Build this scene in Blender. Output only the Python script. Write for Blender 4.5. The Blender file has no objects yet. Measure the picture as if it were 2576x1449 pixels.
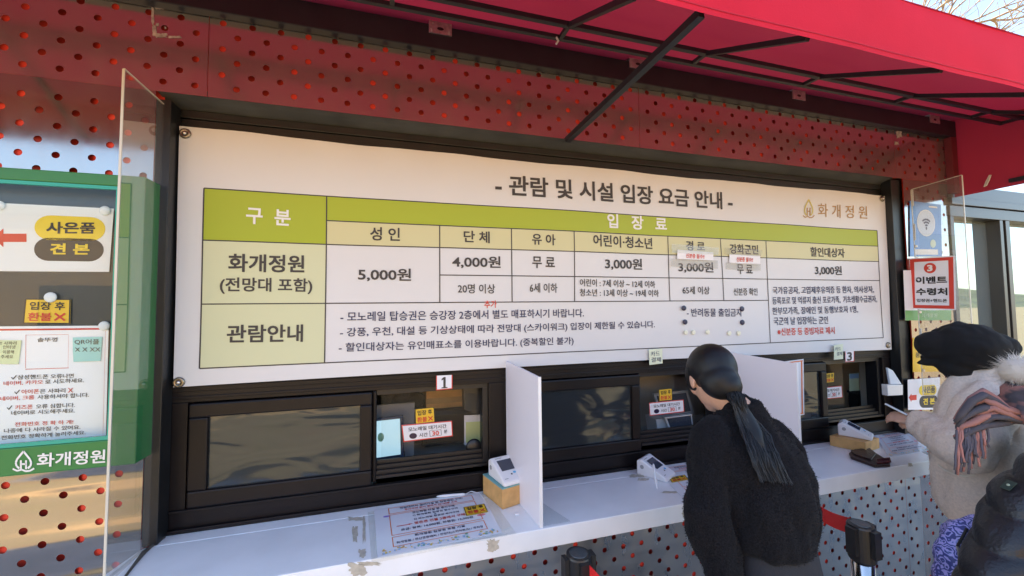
import bpy, bmesh, math, random
from mathutils import Vector, Matrix, noise
random.seed(7)
R = math.radians
SC = bpy.context.scene
COL = SC.collection

# ------------------------------------------------------------------ camera
CX = Vector((0.77285, -1.69276, 1.60700))
FPX = 985.0
cr = Vector((0.96109207, -0.27604192, -0.01014337))
cu = Vector((-0.00347, -0.04878326, 0.99880336))
cf = Vector((0.27620643, 0.95990679, 0.04784307))
cam_data = bpy.data.cameras.new('camera')
cam = bpy.data.objects.new('camera', cam_data)
COL.objects.link(cam)
m = Matrix.Identity(4)
for i in range(3):
    m[i][0] = cr[i]; m[i][1] = cu[i]; m[i][2] = -cf[i]; m[i][3] = CX[i]
cam.matrix_world = m
cam_data.sensor_width = 36
cam_data.lens = FPX / 2576 * 36
cam_data.clip_start = 0.05
cam_data.clip_end = 2000
SC.camera = cam

# ------------------------------------------------------------------ light
SUN_EL, SUN_AZ = 42, -40         # the sun stands behind the booth, off to the left
world = bpy.data.worlds.new('World')
SC.world = world
world.use_nodes = True
nt = world.node_tree
sky = nt.nodes.new('ShaderNodeTexSky')
sky.sky_type = 'NISHITA'
sky.sun_disc = False
sky.sun_elevation = R(SUN_EL)
sky.sun_rotation = R(SUN_AZ)
sky.dust_density = 1.0
sky.air_density = 1.0
bg = nt.nodes['Background']
bg.inputs['Strength'].default_value = 0.15
nt.links.new(sky.outputs[0], bg.inputs[0])
sun_d = bpy.data.lights.new('sun', 'SUN')
sun_d.energy = 3.4
sun_d.angle = R(0.5)
sun_d.color = (1.0, 0.93, 0.82)
sun = bpy.data.objects.new('sun', sun_d)
COL.objects.link(sun)
sdir = Vector((math.sin(R(SUN_AZ)) * math.cos(R(SUN_EL)), math.cos(R(SUN_AZ)) * math.cos(R(SUN_EL)), math.sin(R(SUN_EL))))
sun.rotation_euler = sdir.to_track_quat('Z', 'Y').to_euler()
sun.location = (2, 6, 8)
SC.view_settings.view_transform = 'Standard'
SC.view_settings.look = 'None'
SC.view_settings.exposure = 2.1
SC.view_settings.gamma = 1
SC.render.engine = 'CYCLES'
SC.cycles.use_denoising = True
SC.cycles.max_bounces = 8
SC.cycles.transparent_max_bounces = 16

GZ = -0.08      # ground level
CT = 0.817      # counter top

# ------------------------------------------------------------------ picture point -> point on a plane of the place
def ray(x, y):
    return cf + cr * ((x - 1288) / FPX) + cu * ((724.5 - y) / FPX)
def onY(x, y, Y):
    d = ray(x, y); return CX + d * ((Y - CX.y) / d.y)
def onZ(x, y, Z):
    d = ray(x, y); return CX + d * ((Z - CX.z) / d.z)
def onX(x, y, X):
    d = ray(x, y); return CX + d * ((X - CX.x) / d.x)
def atD(x, y, D):
    return CX + ray(x, y) * D

# ------------------------------------------------------------------ materials
MATS = {}
def srgb(r, g, b):
    f = lambda c: (c / 255 / 12.92) if c / 255 <= 0.04045 else ((c / 255 + 0.055) / 1.055) ** 2.4
    return (f(r), f(g), f(b))
def mat(name, col, rough=0.6, metal=0.0, var=0.0, vscale=8.0, bump=0.0, bscale=60.0, spec=0.5, emit=None, transl=0.0, sheen=0.0, coat=0.0, aniso=None):
    if name in MATS: return MATS[name]
    M = bpy.data.materials.new(name); M.use_nodes = True
    t = M.node_tree; b = t.nodes['Principled BSDF']
    b.inputs['Base Color'].default_value = (*col, 1)
    b.inputs['Roughness'].default_value = rough
    b.inputs['Metallic'].default_value = metal
    b.inputs['Specular IOR Level'].default_value = spec
    b.inputs['Sheen Weight'].default_value = sheen
    b.inputs['Coat Weight'].default_value = coat
    tc = t.nodes.new('ShaderNodeTexCoord')
    if var > 0:
        n = t.nodes.new('ShaderNodeTexNoise'); n.inputs['Scale'].default_value = vscale; n.inputs['Detail'].default_value = 5
        t.links.new(tc.outputs['Object'], n.inputs['Vector'])
        cm = t.nodes.new('ShaderNodeMapRange')
        cm.inputs['From Min'].default_value = 0.3; cm.inputs['From Max'].default_value = 0.7
        cm.inputs['To Min'].default_value = 1 - var; cm.inputs['To Max'].default_value = 1 + var
        t.links.new(n.outputs['Fac'], cm.inputs['Value'])
        mx = t.nodes.new('ShaderNodeMix'); mx.data_type = 'RGBA'; mx.blend_type = 'MULTIPLY'; mx.inputs[0].default_value = 1
        mx.inputs[6].default_value = (*col, 1)
        t.links.new(cm.outputs[0], mx.inputs[7])
        t.links.new(mx.outputs[2], b.inputs['Base Color'])
    if bump > 0:
        n2 = t.nodes.new('ShaderNodeTexNoise'); n2.inputs['Scale'].default_value = bscale; n2.inputs['Detail'].default_value = 4
        t.links.new(tc.outputs['Object'], n2.inputs['Vector'])
        if aniso:
            mp = t.nodes.new('ShaderNodeMapping'); mp.inputs['Scale'].default_value = aniso
            t.links.new(tc.outputs['Object'], mp.inputs['Vector']); t.links.new(mp.outputs[0], n2.inputs['Vector'])
        bp = t.nodes.new('ShaderNodeBump'); bp.inputs['Strength'].default_value = min(bump, 1.0); bp.inputs['Distance'].default_value = 0.01 * max(1, bump)
        t.links.new(n2.outputs['Fac'], bp.inputs['Height'])
        t.links.new(bp.outputs[0], b.inputs['Normal'])
    if emit:
        b.inputs['Emission Color'].default_value = (*emit[0], 1); b.inputs['Emission Strength'].default_value = emit[1]
    if transl > 0:
        tr = t.nodes.new('ShaderNodeBsdfTranslucent'); tr.inputs[0].default_value = (*col, 1)
        ms = t.nodes.new('ShaderNodeMixShader'); ms.inputs[0].default_value = transl
        t.links.new(b.outputs[0], ms.inputs[1]); t.links.new(tr.outputs[0], ms.inputs[2])
        t.links.new(ms.outputs[0], t.nodes['Material Output'].inputs[0])
    MATS[name] = M
    return M
def glass_mat(name, tint, refl_mul=1.0, haze=0.0, rough=0.0, bump=0.0):
    """thin clear sheet: straight-through tint, fresnel mirror, a little dust"""
    if name in MATS: return MATS[name]
    M = bpy.data.materials.new(name); M.use_nodes = True
    t = M.node_tree; t.nodes.remove(t.nodes['Principled BSDF'])
    out = t.nodes['Material Output']
    tr = t.nodes.new('ShaderNodeBsdfTransparent'); tr.inputs[0].default_value = (*tint, 1)
    gl = t.nodes.new('ShaderNodeBsdfGlossy'); gl.inputs['Roughness'].default_value = rough
    fr = t.nodes.new('ShaderNodeFresnel'); fr.inputs['IOR'].default_value = 1.45
    mu = t.nodes.new('ShaderNodeMath'); mu.operation = 'MULTIPLY'; mu.inputs[1].default_value = refl_mul; mu.use_clamp = True
    ge = t.nodes.new('ShaderNodeNewGeometry'); inv = t.nodes.new('ShaderNodeMath'); inv.operation = 'SUBTRACT'; inv.inputs[0].default_value = 1
    t.links.new(ge.outputs['Backfacing'], inv.inputs[1])
    fm = t.nodes.new('ShaderNodeMath'); fm.operation = 'MULTIPLY'
    t.links.new(fr.outputs[0], fm.inputs[0]); t.links.new(inv.outputs[0], fm.inputs[1]); t.links.new(fm.outputs[0], mu.inputs[0])
    mix = t.nodes.new('ShaderNodeMixShader')
    t.links.new(mu.outputs[0], mix.inputs[0]); t.links.new(tr.outputs[0], mix.inputs[1]); t.links.new(gl.outputs[0], mix.inputs[2])
    last = mix
    if haze > 0:
        df = t.nodes.new('ShaderNodeBsdfDiffuse'); df.inputs[0].default_value = (0.7, 0.7, 0.68, 1)
        tc = t.nodes.new('ShaderNodeTexCoord'); n = t.nodes.new('ShaderNodeTexNoise'); n.inputs['Scale'].default_value = 9; n.inputs['Detail'].default_value = 6
        t.links.new(tc.outputs['Object'], n.inputs['Vector'])
        m2 = t.nodes.new('ShaderNodeMath'); m2.operation = 'MULTIPLY'; m2.inputs[1].default_value = haze * 2
        t.links.new(n.outputs['Fac'], m2.inputs[0])
        mx = t.nodes.new('ShaderNodeMixShader')
        t.links.new(m2.outputs[0], mx.inputs[0]); t.links.new(mix.outputs[0], mx.inputs[1]); t.links.new(df.outputs[0], mx.inputs[2])
        last = mx
    if bump > 0:
        tc = t.nodes.new('ShaderNodeTexCoord'); n = t.nodes.new('ShaderNodeTexNoise'); n.inputs['Scale'].default_value = 3; n.inputs['Detail'].default_value = 2
        t.links.new(tc.outputs['Object'], n.inputs['Vector'])
        bp = t.nodes.new('ShaderNodeBump'); bp.inputs['Strength'].default_value = bump; bp.inputs['Distance'].default_value = 0.02
        t.links.new(n.outputs['Fac'], bp.inputs['Height']); t.links.new(bp.outputs[0], gl.inputs['Normal'])
    t.links.new(last.outputs[0], out.inputs[0])
    MATS[name] = M
    return M

INK = mat('ink_dark', srgb(62, 58, 56), 0.6)
INK_BLUE = mat('ink_navy', srgb(45, 50, 85), 0.6)
INK_RED = mat('ink_red', (0.62, 0.05, 0.03), 0.6)
INK_ORANGE = mat('ink_orange', (0.75, 0.2, 0.05), 0.6)
INK_WHITE = mat('ink_white', (0.8, 0.8, 0.78), 0.6)
INK_YELLOW = mat('ink_yellow', (0.8, 0.58, 0.04), 0.6)
INK_BLACK = mat('ink_black', (0.015, 0.015, 0.018), 0.5)
INK_GOLD = mat('ink_gold', (0.42, 0.25, 0.09), 0.6)
INK_GREENGOLD = mat('ink_pale_gold', (0.6, 0.52, 0.12), 0.6)
PAPER = mat('paper_white', (0.8, 0.8, 0.82), 0.55)
PAPER_GLOSS = mat('laminated_paper', (0.78, 0.79, 0.84), 0.18, spec=0.5)
YELLOW_P = mat('yellow_card', (0.8, 0.5, 0.03), 0.45)
BANNER_M = mat('banner_vinyl', (0.66, 0.66, 0.66), 0.45, var=0.02, vscale=2.0)
LIME = mat('table_lime', (0.36, 0.43, 0.013), 0.5)
PALE_Y = mat('table_pale_yellow', (0.60, 0.57, 0.31), 0.5)
PALE_G = mat('table_pale_green', (0.60, 0.62, 0.39), 0.5)
BLACK_METAL = mat('black_metal', (0.012, 0.013, 0.018), 0.45, var=0.2)
RAIL_M = mat('awning_steel', (0.012, 0.014, 0.022), 0.5)
FRAME_M = mat('dark_brown_aluminium', (0.007, 0.0052, 0.0058), 0.42, spec=.3, var=0.25, vscale=5, bump=0.05, bscale=150)
TRACK_M = mat('black_track', (0.01, 0.01, 0.012), 0.4)
SOFFIT_M = mat('grey_soffit', (0.085, 0.085, 0.08), 0.45, var=0.25, vscale=6)
COUNTER_M = mat('white_counter', (0.88, 0.89, 0.90), 0.28, var=0.05, vscale=7)
WHITE_BOARD = mat('white_board', (0.78, 0.76, 0.82), 0.4)
ZINC = mat('zinc_plate', (0.55, 0.54, 0.52), 0.4, 0.9, var=0.2, vscale=60)
RED_CLAD = mat('red_cladding', (0.75, 0.05, 0.028), 0.5)
GREEN_P = mat('green_paint', (0.022, 0.19, 0.05), 0.35, var=0.06, vscale=3)
TEAL_EDGE = mat('teal_glass_edge', (0.02, 0.36, 0.27), 0.2)
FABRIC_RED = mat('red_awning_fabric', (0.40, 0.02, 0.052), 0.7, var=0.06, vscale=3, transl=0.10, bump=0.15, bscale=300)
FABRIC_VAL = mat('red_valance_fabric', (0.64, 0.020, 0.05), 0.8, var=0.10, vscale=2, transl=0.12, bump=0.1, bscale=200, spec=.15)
STEEL_POST = mat('chrome_post', (0.62, 0.6, 0.57), 0.16, 1.0)
BLACK_PL = mat('black_plastic', (0.012, 0.012, 0.014), 0.35)
GREY_PL = mat('grey_plastic', (0.32, 0.33, 0.35), 0.4)
WHITE_PL = mat('white_plastic', (0.8, 0.81, 0.84), 0.28)
SCREEN_D = mat('dark_screen', (0.05, 0.06, 0.09), 0.08)
WOOD = mat('pine_block', (0.62, 0.36, 0.13), 0.55, var=0.15, vscale=25, bump=0.2, bscale=40)
FELT_T = mat('teal_felt', (0.2, 0.42, 0.42), 0.9)
BELT_RED = mat('red_belt', (0.7, 0.012, 0.015), 0.6, bump=0.2, bscale=500)
CLEAR = glass_mat('clear_acrylic', (0.95, 0.95, 0.94), 3.4, haze=0.05)
CLEAR_E = mat('acrylic_edge', (0.62, 0.6, 0.52), 0.25)
FILM_GLASS = None

def stainless(name, col, rough, wav=0.0, wscale=2.5, streak=0.0, ws=(1, 1, 1), dirt=0.0):
    M = bpy.data.materials.new(name); M.use_nodes = True
    t = M.node_tree; b = t.nodes['Principled BSDF']
    b.inputs['Base Color'].default_value = (*col, 1); b.inputs['Metallic'].default_value = 1; b.inputs['Roughness'].default_value = rough
    tc = t.nodes.new('ShaderNodeTexCoord')
    mp = t.nodes.new('ShaderNodeMapping'); mp.inputs['Scale'].default_value = ws
    t.links.new(tc.outputs['Object'], mp.inputs['Vector'])
    n = t.nodes.new('ShaderNodeTexNoise'); n.inputs['Scale'].default_value = wscale; n.inputs['Detail'].default_value = 1.5
    t.links.new(mp.outputs[0], n.inputs['Vector'])
    bp = t.nodes.new('ShaderNodeBump'); bp.inputs['Strength'].default_value = 1; bp.inputs['Distance'].default_value = wav
    t.links.new(n.outputs['Fac'], bp.inputs['Height'])
    t.links.new(bp.outputs[0], b.inputs['Normal'])
    n2 = t.nodes.new('ShaderNodeTexNoise'); n2.inputs['Scale'].default_value = 6; n2.inputs['Detail'].default_value = 6
    mp2 = t.nodes.new('ShaderNodeMapping'); mp2.inputs['Scale'].default_value = (3, 3, 0.9)
    t.links.new(tc.outputs['Object'], mp2.inputs['Vector']); t.links.new(mp2.outputs[0], n2.inputs['Vector'])
    mr = t.nodes.new('ShaderNodeMapRange'); mr.inputs['From Min'].default_value = 0.35; mr.inputs['From Max'].default_value = 0.75
    mr.inputs['To Min'].default_value = rough; mr.inputs['To Max'].default_value = rough + streak
    t.links.new(n2.outputs['Fac'], mr.inputs['Value']); t.links.new(mr.outputs[0], b.inputs['Roughness'])
    if dirt > 0:
        df = t.nodes.new('ShaderNodeBsdfDiffuse'); df.inputs[0].default_value = (0.42, 0.38, 0.34, 1)
        m2 = t.nodes.new('ShaderNodeMath'); m2.operation = 'MULTIPLY_ADD'; m2.inputs[1].default_value = dirt * .7; m2.inputs[2].default_value = dirt * .7
        t.links.new(n2.outputs['Fac'], m2.inputs[0])
        mx = t.nodes.new('ShaderNodeMixShader'); t.links.new(m2.outputs[0], mx.inputs[0])
        t.links.new(b.outputs[0], mx.inputs[1]); t.links.new(df.outputs[0], mx.inputs[2])
        t.links.new(mx.outputs[0], t.nodes['Material Output'].inputs[0])
    MATS[name] = M
    return M
SS_HEAD = stainless('stainless_header', (0.62, 0.57, 0.54), 0.19, 0.003, 2.0, 0.05, dirt=0.11)
SS_LEFT = stainless('stainless_mirror', (0.36, 0.35, 0.34), 0.10, 0.07, 1.3, 0.05, ws=(0.22, 1, 4.2), dirt=.14)
SS_FRONT = stainless('stainless_brushed', (0.46, 0.48, 0.48), 0.26, 0.006, 3.0, 0.15, ws=(0.7, 1, 4), dirt=0.06)

# ------------------------------------------------------------------ things and parts
LOC = {}
def thing(name, label, cat, loc, group=None, kind=None):
    o = bpy.data.objects.new(name, None); COL.objects.link(o)
    o.empty_display_size = 0.05
    o.location = loc; o['label'] = label; o['category'] = cat
    if group: o['group'] = group
    if kind: o['kind'] = kind
    LOC[o] = Vector(loc)
    return o
def tag(o, label, cat, group=None):
    o['label'] = label; o['category'] = cat
    if group: o['group'] = group
    return o
def struct(name, bm, mats, smooth=False):
    o = obj(name, bm, mats, smooth=smooth); o['kind'] = 'structure'; return o
def copy_thing(src, loc, rotz, label, group):
    r = src.copy(); COL.objects.link(r); r.location = loc; r.rotation_euler = (0, 0, rotz); r['label'] = label; r['group'] = group
    for ch in list(src.children):
        c = ch.copy(); COL.objects.link(c); c.parent = r
        for g in list(ch.children):
            d = g.copy(); COL.objects.link(d); d.parent = c
    return r
def BM(): return bmesh.new()
def box(bm, x0, x1, y0, y1, z0, z1, mi=0):
    v = [bm.verts.new(p) for p in ((x0, y0, z0), (x1, y0, z0), (x1, y1, z0), (x0, y1, z0), (x0, y0, z1), (x1, y0, z1), (x1, y1, z1), (x0, y1, z1))]
    for f in ((3, 2, 1, 0), (4, 5, 6, 7), (0, 1, 5, 4), (1, 2, 6, 5), (2, 3, 7, 6), (3, 0, 4, 7)):
        bm.faces.new([v[i] for i in f]).material_index = mi
    return v
def prism(bm, pts, vec, mi=0):
    """closed polygon swept along vec"""
    vec = Vector(vec)
    a = [bm.verts.new(p) for p in pts]; b = [bm.verts.new(Vector(p) + vec) for p in pts]
    n = len(pts)
    bm.faces.new(a).material_index = mi; bm.faces.new(b[::-1]).material_index = mi
    for i in range(n): bm.faces.new((a[i], a[(i + 1) % n], b[(i + 1) % n], b[i])).material_index = mi
def tube(bm, pts, rad, seg=8, cap=True, mi=0, flat=1.0):
    pts = [Vector(p) for p in pts]
    if not isinstance(rad, (list, tuple)): rad = [rad] * len(pts)
    rings = []; up = Vector((0, 0, 1)); prev = None
    for i, p in enumerate(pts):
        d = (pts[min(i + 1, len(pts) - 1)] - pts[max(i - 1, 0)]).normalized()
        if prev is None:
            a = d.cross(up)
            if a.length < 1e-3: a = d.cross(Vector((1, 0, 0)))
        else: a = prev - d * prev.dot(d)
        a.normalize(); prev = a; b = d.cross(a).normalized()
        rings.append([bm.verts.new(p + (a * math.cos(2 * math.pi * k / seg) + b * math.sin(2 * math.pi * k / seg) * flat) * rad[i]) for k in range(seg)])
    for i in range(len(rings) - 1):
        for k in range(seg):
            f = bm.faces.new((rings[i][k], rings[i][(k + 1) % seg], rings[i + 1][(k + 1) % seg], rings[i + 1][k])); f.material_index = mi
    if cap:
        bm.faces.new(rings[0][::-1]).material_index = mi; bm.faces.new(rings[-1]).material_index = mi
def bar(bm, a, b, w, h, up=(0, 0, 1), mi=0):
    """rectangular bar from a to b"""
    a = Vector(a); b = Vector(b); d = (b - a).normalized(); up = Vector(up)
    s = d.cross(up).normalized() * w / 2; u = s.cross(d).normalized() * h / 2
    q = [bm.verts.new(p) for p in (a - s - u, a + s - u, a + s + u, a - s + u, b - s - u, b + s - u, b + s + u, b - s + u)]
    for f in ((3, 2, 1, 0), (4, 5, 6, 7), (0, 1, 5, 4), (1, 2, 6, 5), (2, 3, 7, 6), (3, 0, 4, 7)):
        bm.faces.new([q[i] for i in f]).material_index = mi
def ellipsoid(bm, c, rx, ry, rz, rot=None, seg=20, rings=12, mi=0):
    mt = Matrix.Translation(Vector(c)) @ (rot.to_4x4() if rot else Matrix.Identity(4)) @ Matrix.Diagonal((rx, ry, rz, 1))
    r = bmesh.ops.create_uvsphere(bm, u_segments=seg, v_segments=rings, radius=1, matrix=mt)
    for v in r['verts']:
        for f in v.link_faces: f.material_index = mi
def lathe(bm, c, prof, seg=24, mi=0):
    """profile of (radius, z) turned about the vertical through c"""
    c = Vector(c); rings = []
    for r_, z in prof: rings.append([bm.verts.new(c + Vector((r_ * math.cos(2 * math.pi * k / seg), r_ * math.sin(2 * math.pi * k / seg), z))) for k in range(seg)])
    for i in range(len(rings) - 1):
        for k in range(seg):
            bm.faces.new((rings[i][k], rings[i][(k + 1) % seg], rings[i + 1][(k + 1) % seg], rings[i + 1][k])).material_index = mi
    bm.faces.new(rings[0][::-1]).material_index = mi; bm.faces.new(rings[-1]).material_index = mi

# ------------------------------------------------------------------ lettering
_fc = bpy.data.curves.new('lettering_source', 'FONT')
_fo = bpy.data.objects.new('lettering_source', _fc)
_fs = bpy.data.scenes.new('lettering_scene'); _fs.collection.objects.link(_fo)
_GC = {}
def glyphs(body, bold=0.02, res=3):
    """text -> (vertices in a 0..1 bounding box, faces, em width of that box, em height)"""
    if body in _GC: return _GC[body]
    _fc.body = body; _fc.size = 1; _fc.offset = 0.004; _fc.resolution_u = res
    with bpy.context.temp_override(scene=_fs, view_layer=_fs.view_layers[0]):
        dg = bpy.context.evaluated_depsgraph_get(); dg.update()
        me = bpy.data.meshes.new_from_object(_fo.evaluated_get(dg))
    vs = [v.co.copy() for v in me.vertices]; fs = [tuple(p.vertices) for p in me.polygons]
    bpy.data.meshes.remove(me)
    x0 = min(v.x for v in vs); x1 = max(v.x for v in vs); y0 = min(v.y for v in vs); y1 = max(v.y for v in vs)
    _GC[body] = ([((v.x - x0) / (x1 - x0), (v.y - y0) / (y1 - y0)) for v in vs], fs, x1 - x0, y1 - y0)
    return _GC[body]
class Print:
    """collects lettering and printed shapes of one sheet; fn(u,v,d) maps sheet coordinates to the place"""
    def __init__(self, fn): self.fn = fn; self.bm = BM(); self.mats = []; self.d = 0.0012
    def mi(self, m_):
        if m_ not in self.mats: self.mats.append(m_)
        return self.mats.index(m_)
    def poly(self, pts, m_, d=None):
        i = self.mi(m_); d = self.d if d is None else d
        f = self.bm.faces.new([self.bm.verts.new(self.fn(u, v, d)) for u, v in pts]); f.material_index = i
    def grid(self, u0, v0, u1, v1, m_, d, nu=1, nv=1):
        i = self.mi(m_)
        vs = [[self.bm.verts.new(self.fn(u0 + (u1 - u0) * a / nu, v0 + (v1 - v0) * b / nv, d)) for a in range(nu + 1)] for b in range(nv + 1)]
        for b in range(nv):
            for a in range(nu): self.bm.faces.new((vs[b][a], vs[b][a + 1], vs[b + 1][a + 1], vs[b + 1][a])).material_index = i
    def rrect(self, u0, v0, u1, v1, m_, d, ru, rv, n=6):
        pts = []
        for cx, cy, a0 in ((u1 - ru, v1 - rv, 0), (u0 + ru, v1 - rv, 90), (u0 + ru, v0 + rv, 180), (u1 - ru, v0 + rv, 270)):
            for k in range(n + 1):
                a = R(a0 + 90 * k / n); pts.append((cx + ru * math.cos(a), cy + rv * math.sin(a)))
        self.poly(pts, m_, d)
    def disc(self, u, v, ru, rv, m_, d, n=20):
        self.poly([(u + ru * math.cos(2 * math.pi * k / n), v + rv * math.sin(2 * math.pi * k / n)) for k in range(n)], m_, d)
    def text(self, body, u0, u1, v, h, m_, bold=0.02, d=None, v2=None, shear=0.0):
        """fits the text between u0 and u1, centred on v (v2 at the right end), h high"""
        d = self.d + 0.0008 if d is None else d
        vs, fs, ew, eh = glyphs(body); i = self.mi(m_); v2 = v if v2 is None else v2
        bu, bw = bold / ew, bold / eh
        # heavier weights are printed as overlapping copies a hair apart
        for n_, (sx, sy) in enumerate(((0, 0),) if bold < .005 else ((-1, -1), (1, -1), (-1, 1), (1, 1))):
            bv = []
            for a, b in vs:
                a = (a * (1 - bu) + bu * .5) + sx * bu * .5; b = (b * (1 - bw) + bw * .5) + sy * bw * .5
                bv.append(self.bm.verts.new(self.fn(u0 + (u1 - u0) * a + shear * h * (b - .5), v + (v2 - v) * a + h * (b - .5), d + n_ * .00012)))
            for f in fs:
                try: self.bm.faces.new([bv[k] for k in f]).material_index = i
                except ValueError: pass
    def build(self, name, parent):
        return obj_keep(name, self.bm, self.mats, parent)
def obj_keep(name, bm, mats, parent):
    off = LOC[parent]
    bmesh.ops.translate(bm, verts=bm.verts, vec=-off)
    me = bpy.data.meshes.new(name); bm.to_mesh(me); bm.free()
    for x in mats: me.materials.append(x)
    o = bpy.data.objects.new(name, me); COL.objects.link(o); o.parent = parent; LOC[o] = off
    return o
def obj(name, bm, mats, parent=None, smooth=False, label=None, loc=None, bevel=0.0):
    off = LOC[parent] if parent else (Vector(loc) if loc else Vector((0, 0, 0)))
    bmesh.ops.recalc_face_normals(bm, faces=bm.faces)
    bmesh.ops.translate(bm, verts=bm.verts, vec=-off)
    me = bpy.data.meshes.new(name); bm.to_mesh(me); bm.free()
    if not isinstance(mats, (list, tuple)): mats = [mats]
    for x in mats: me.materials.append(x)
    if smooth:
        for p in me.polygons: p.use_smooth = True
    o = bpy.data.objects.new(name, me); COL.objects.link(o)
    if parent: o.parent = parent; LOC[o] = off
    elif loc: o.location = loc; LOC[o] = off
    if label: o['label'] = label
    if bevel:
        md = o.modifiers.new('bevel', 'BEVEL'); md.width = bevel; md.segments = 2; md.limit_method = 'ANGLE'
    return o
def quadmap(tl, tr, br, bl):
    """four corners -> fn(u, v, d): u right, v up, d towards the reader"""
    tl, tr, br, bl = (Vector(p) for p in (tl, tr, br, bl))
    n = (tr - tl).cross(tl - bl).normalized()
    def fn(u, v, d=0.0): return (bl * (1 - u) + br * u) * (1 - v) + (tl * (1 - u) + tr * u) * v + n * d
    fn.w = ((tr - tl).length + (br - bl).length) / 2; fn.h = ((tl - bl).length + (tr - br).length) / 2
    fn.n = n; fn.c = (tl + tr + br + bl) / 4
    return fn
def uvpx(fn):
    """picture point -> sheet coordinates of fn (sheet must be flat)"""
    o = fn(0, 0); n = fn.n
    def q(x, y):
        d = ray(x, y); p = CX + d * ((o - CX).dot(n) / d.dot(n))
        u = v = .5
        for _ in range(12):
            e = p - fn(u, v); du = (fn(u + 1e-3, v) - fn(u, v)) * 1e3; dv = (fn(u, v + 1e-3) - fn(u, v)) * 1e3
            a, b, c = du.dot(du), du.dot(dv), dv.dot(dv); r1, r2 = e.dot(du), e.dot(dv); D = a * c - b * b
            u += (r1 * c - r2 * b) / D; v += (r2 * a - r1 * b) / D
        return u, v
    return q
def sheet(name, label, cat, fn, paper, th=0.0012, group=None, n=8, curl=0.0):
    """a sheet of paper or card standing proud of what it is fixed to; returns thing, Print on its face"""
    o = thing(name, label, cat, fn(.5, 0), group)
    bm = BM()
    g = lambda u, v, d: fn(u, v, d + curl * math.sin(3.1 * u + 1) * math.sin(2.3 * v + .5))
    fr = [[bm.verts.new(g(a / n, b / n, th)) for a in range(n + 1)] for b in range(n + 1)]
    bk = [[bm.verts.new(g(a / n, b / n, 0.0002)) for a in range(n + 1)] for b in range(n + 1)]
    for b in range(n):
        for a in range(n):
            bm.faces.new((fr[b][a], fr[b][a + 1], fr[b + 1][a + 1], fr[b + 1][a])); bm.faces.new((bk[b + 1][a], bk[b + 1][a + 1], bk[b][a + 1], bk[b][a]))
    for k in range(n):
        for A, B in (((0, k), (0, k + 1)), ((n, k), (n, k + 1)), ((k, 0), (k + 1, 0)), ((k, n), (k + 1, n))):
            bm.faces.new((fr[A[0]][A[1]], fr[B[0]][B[1]], bk[B[0]][B[1]], bk[A[0]][A[1]]))
    obj('paper', bm, paper, o)
    p = Print(g); p.d = th + 0.0006
    return o, p
def pxsheet(name, label, cat, corners, Y, paper, **k):
    fn = quadmap(*[onY(x, y, Y) for x, y in corners])
    o, p = sheet(name, label, cat, fn, paper, **k)
    return o, p, uvpx(fn), fn
def ptext(p, q, body, xl, yl, xr, yr, hpx, m_, bold=0.02, d=None):
    """lettering given by its ends in the picture (vertical middle) and its height there"""
    u0, v0 = q(xl, yl); u1, v1 = q(xr, yr); a = q(xl, yl - hpx / 2)[1] - q(xl, yl + hpx / 2)[1]
    p.text(body, u0, u1, v0, a, m_, bold, d, v2=v1)

# ================================================================== SETTING
def ground_mat():
    M = bpy.data.materials.new('paving'); M.use_nodes = True
    t = M.node_tree; b = t.nodes['Principled BSDF']; b.inputs['Roughness'].default_value = 0.85
    tc = t.nodes.new('ShaderNodeTexCoord')
    br = t.nodes.new('ShaderNodeTexBrick'); br.inputs['Scale'].default_value = 5
    br.inputs['Color1'].default_value = (0.42, 0.29, 0.12, 1); br.inputs['Color2'].default_value = (0.5, 0.34, 0.145, 1); br.inputs['Mortar'].default_value = (0.25, 0.2, 0.12, 1)
    br.inputs['Mortar Size'].default_value = 0.012
    t.links.new(tc.outputs['Object'], br.inputs['Vector'])
    n = t.nodes.new('ShaderNodeTexNoise'); n.inputs['Scale'].default_value = 1.5; n.inputs['Detail'].default_value = 6
    t.links.new(tc.outputs['Object'], n.inputs['Vector'])
    mx = t.nodes.new('ShaderNodeMix'); mx.data_type = 'RGBA'; mx.blend_type = 'MULTIPLY'; mx.inputs[0].default_value = .35
    t.links.new(br.outputs[0], mx.inputs[6]); t.links.new(n.outputs['Color'], mx.inputs[7]); t.links.new(mx.outputs[2], b.inputs['Base Color'])
    return M
bm = BM()
vs = [bm.verts.new(p) for p in ((-400, -400, GZ), (400, -400, GZ), (400, 400, GZ), (-400, 400, GZ))]
bm.faces.new(vs)
struct('ground', bm, ground_mat())
bm = BM()
vs = [bm.verts.new(p) for p in ((-12, -1.8, GZ + .004), (14, -1.8, GZ + .004), (14, 3.2, GZ + .004), (-12, 3.2, GZ + .004))]
bm.faces.new(vs)
struct('pavement', bm, mat('concrete_apron', (0.31, 0.32, 0.33), .9, var=.25, vscale=3))
# wooded ridge in front of the booth, seen in its reflections
bm = BM()
NX, NY = 90, 10
row = []
for j in range(NY + 1):
    rr = []
    for i in range(NX + 1):
        x = -220 + 480 * i / NX; yy = -70 - 90 * j / NY
        h = (10 + 9 * noise.noise(Vector((x * .012, 3.1, 0))) + 5 * noise.noise(Vector((x * .05, 7.7, 0)))) * math.sin(math.pi * min(1, j / NY * .5 + .02)) + 1.2 * noise.noise(Vector((x * .4, yy * .4, 2)))
        rr.append(bm.verts.new((x, yy, GZ - .5 + max(0, h) * (1 if j else .1))))
    row.append(rr)
for j in range(NY):
    for i in range(NX): bm.faces.new((row[j][i], row[j][i + 1], row[j + 1][i + 1], row[j + 1][i]))
struct('hills', bm, mat('hill_wood', (0.10, 0.10, 0.04), 0.9, var=0.5, vscale=0.25), smooth=True)

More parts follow.
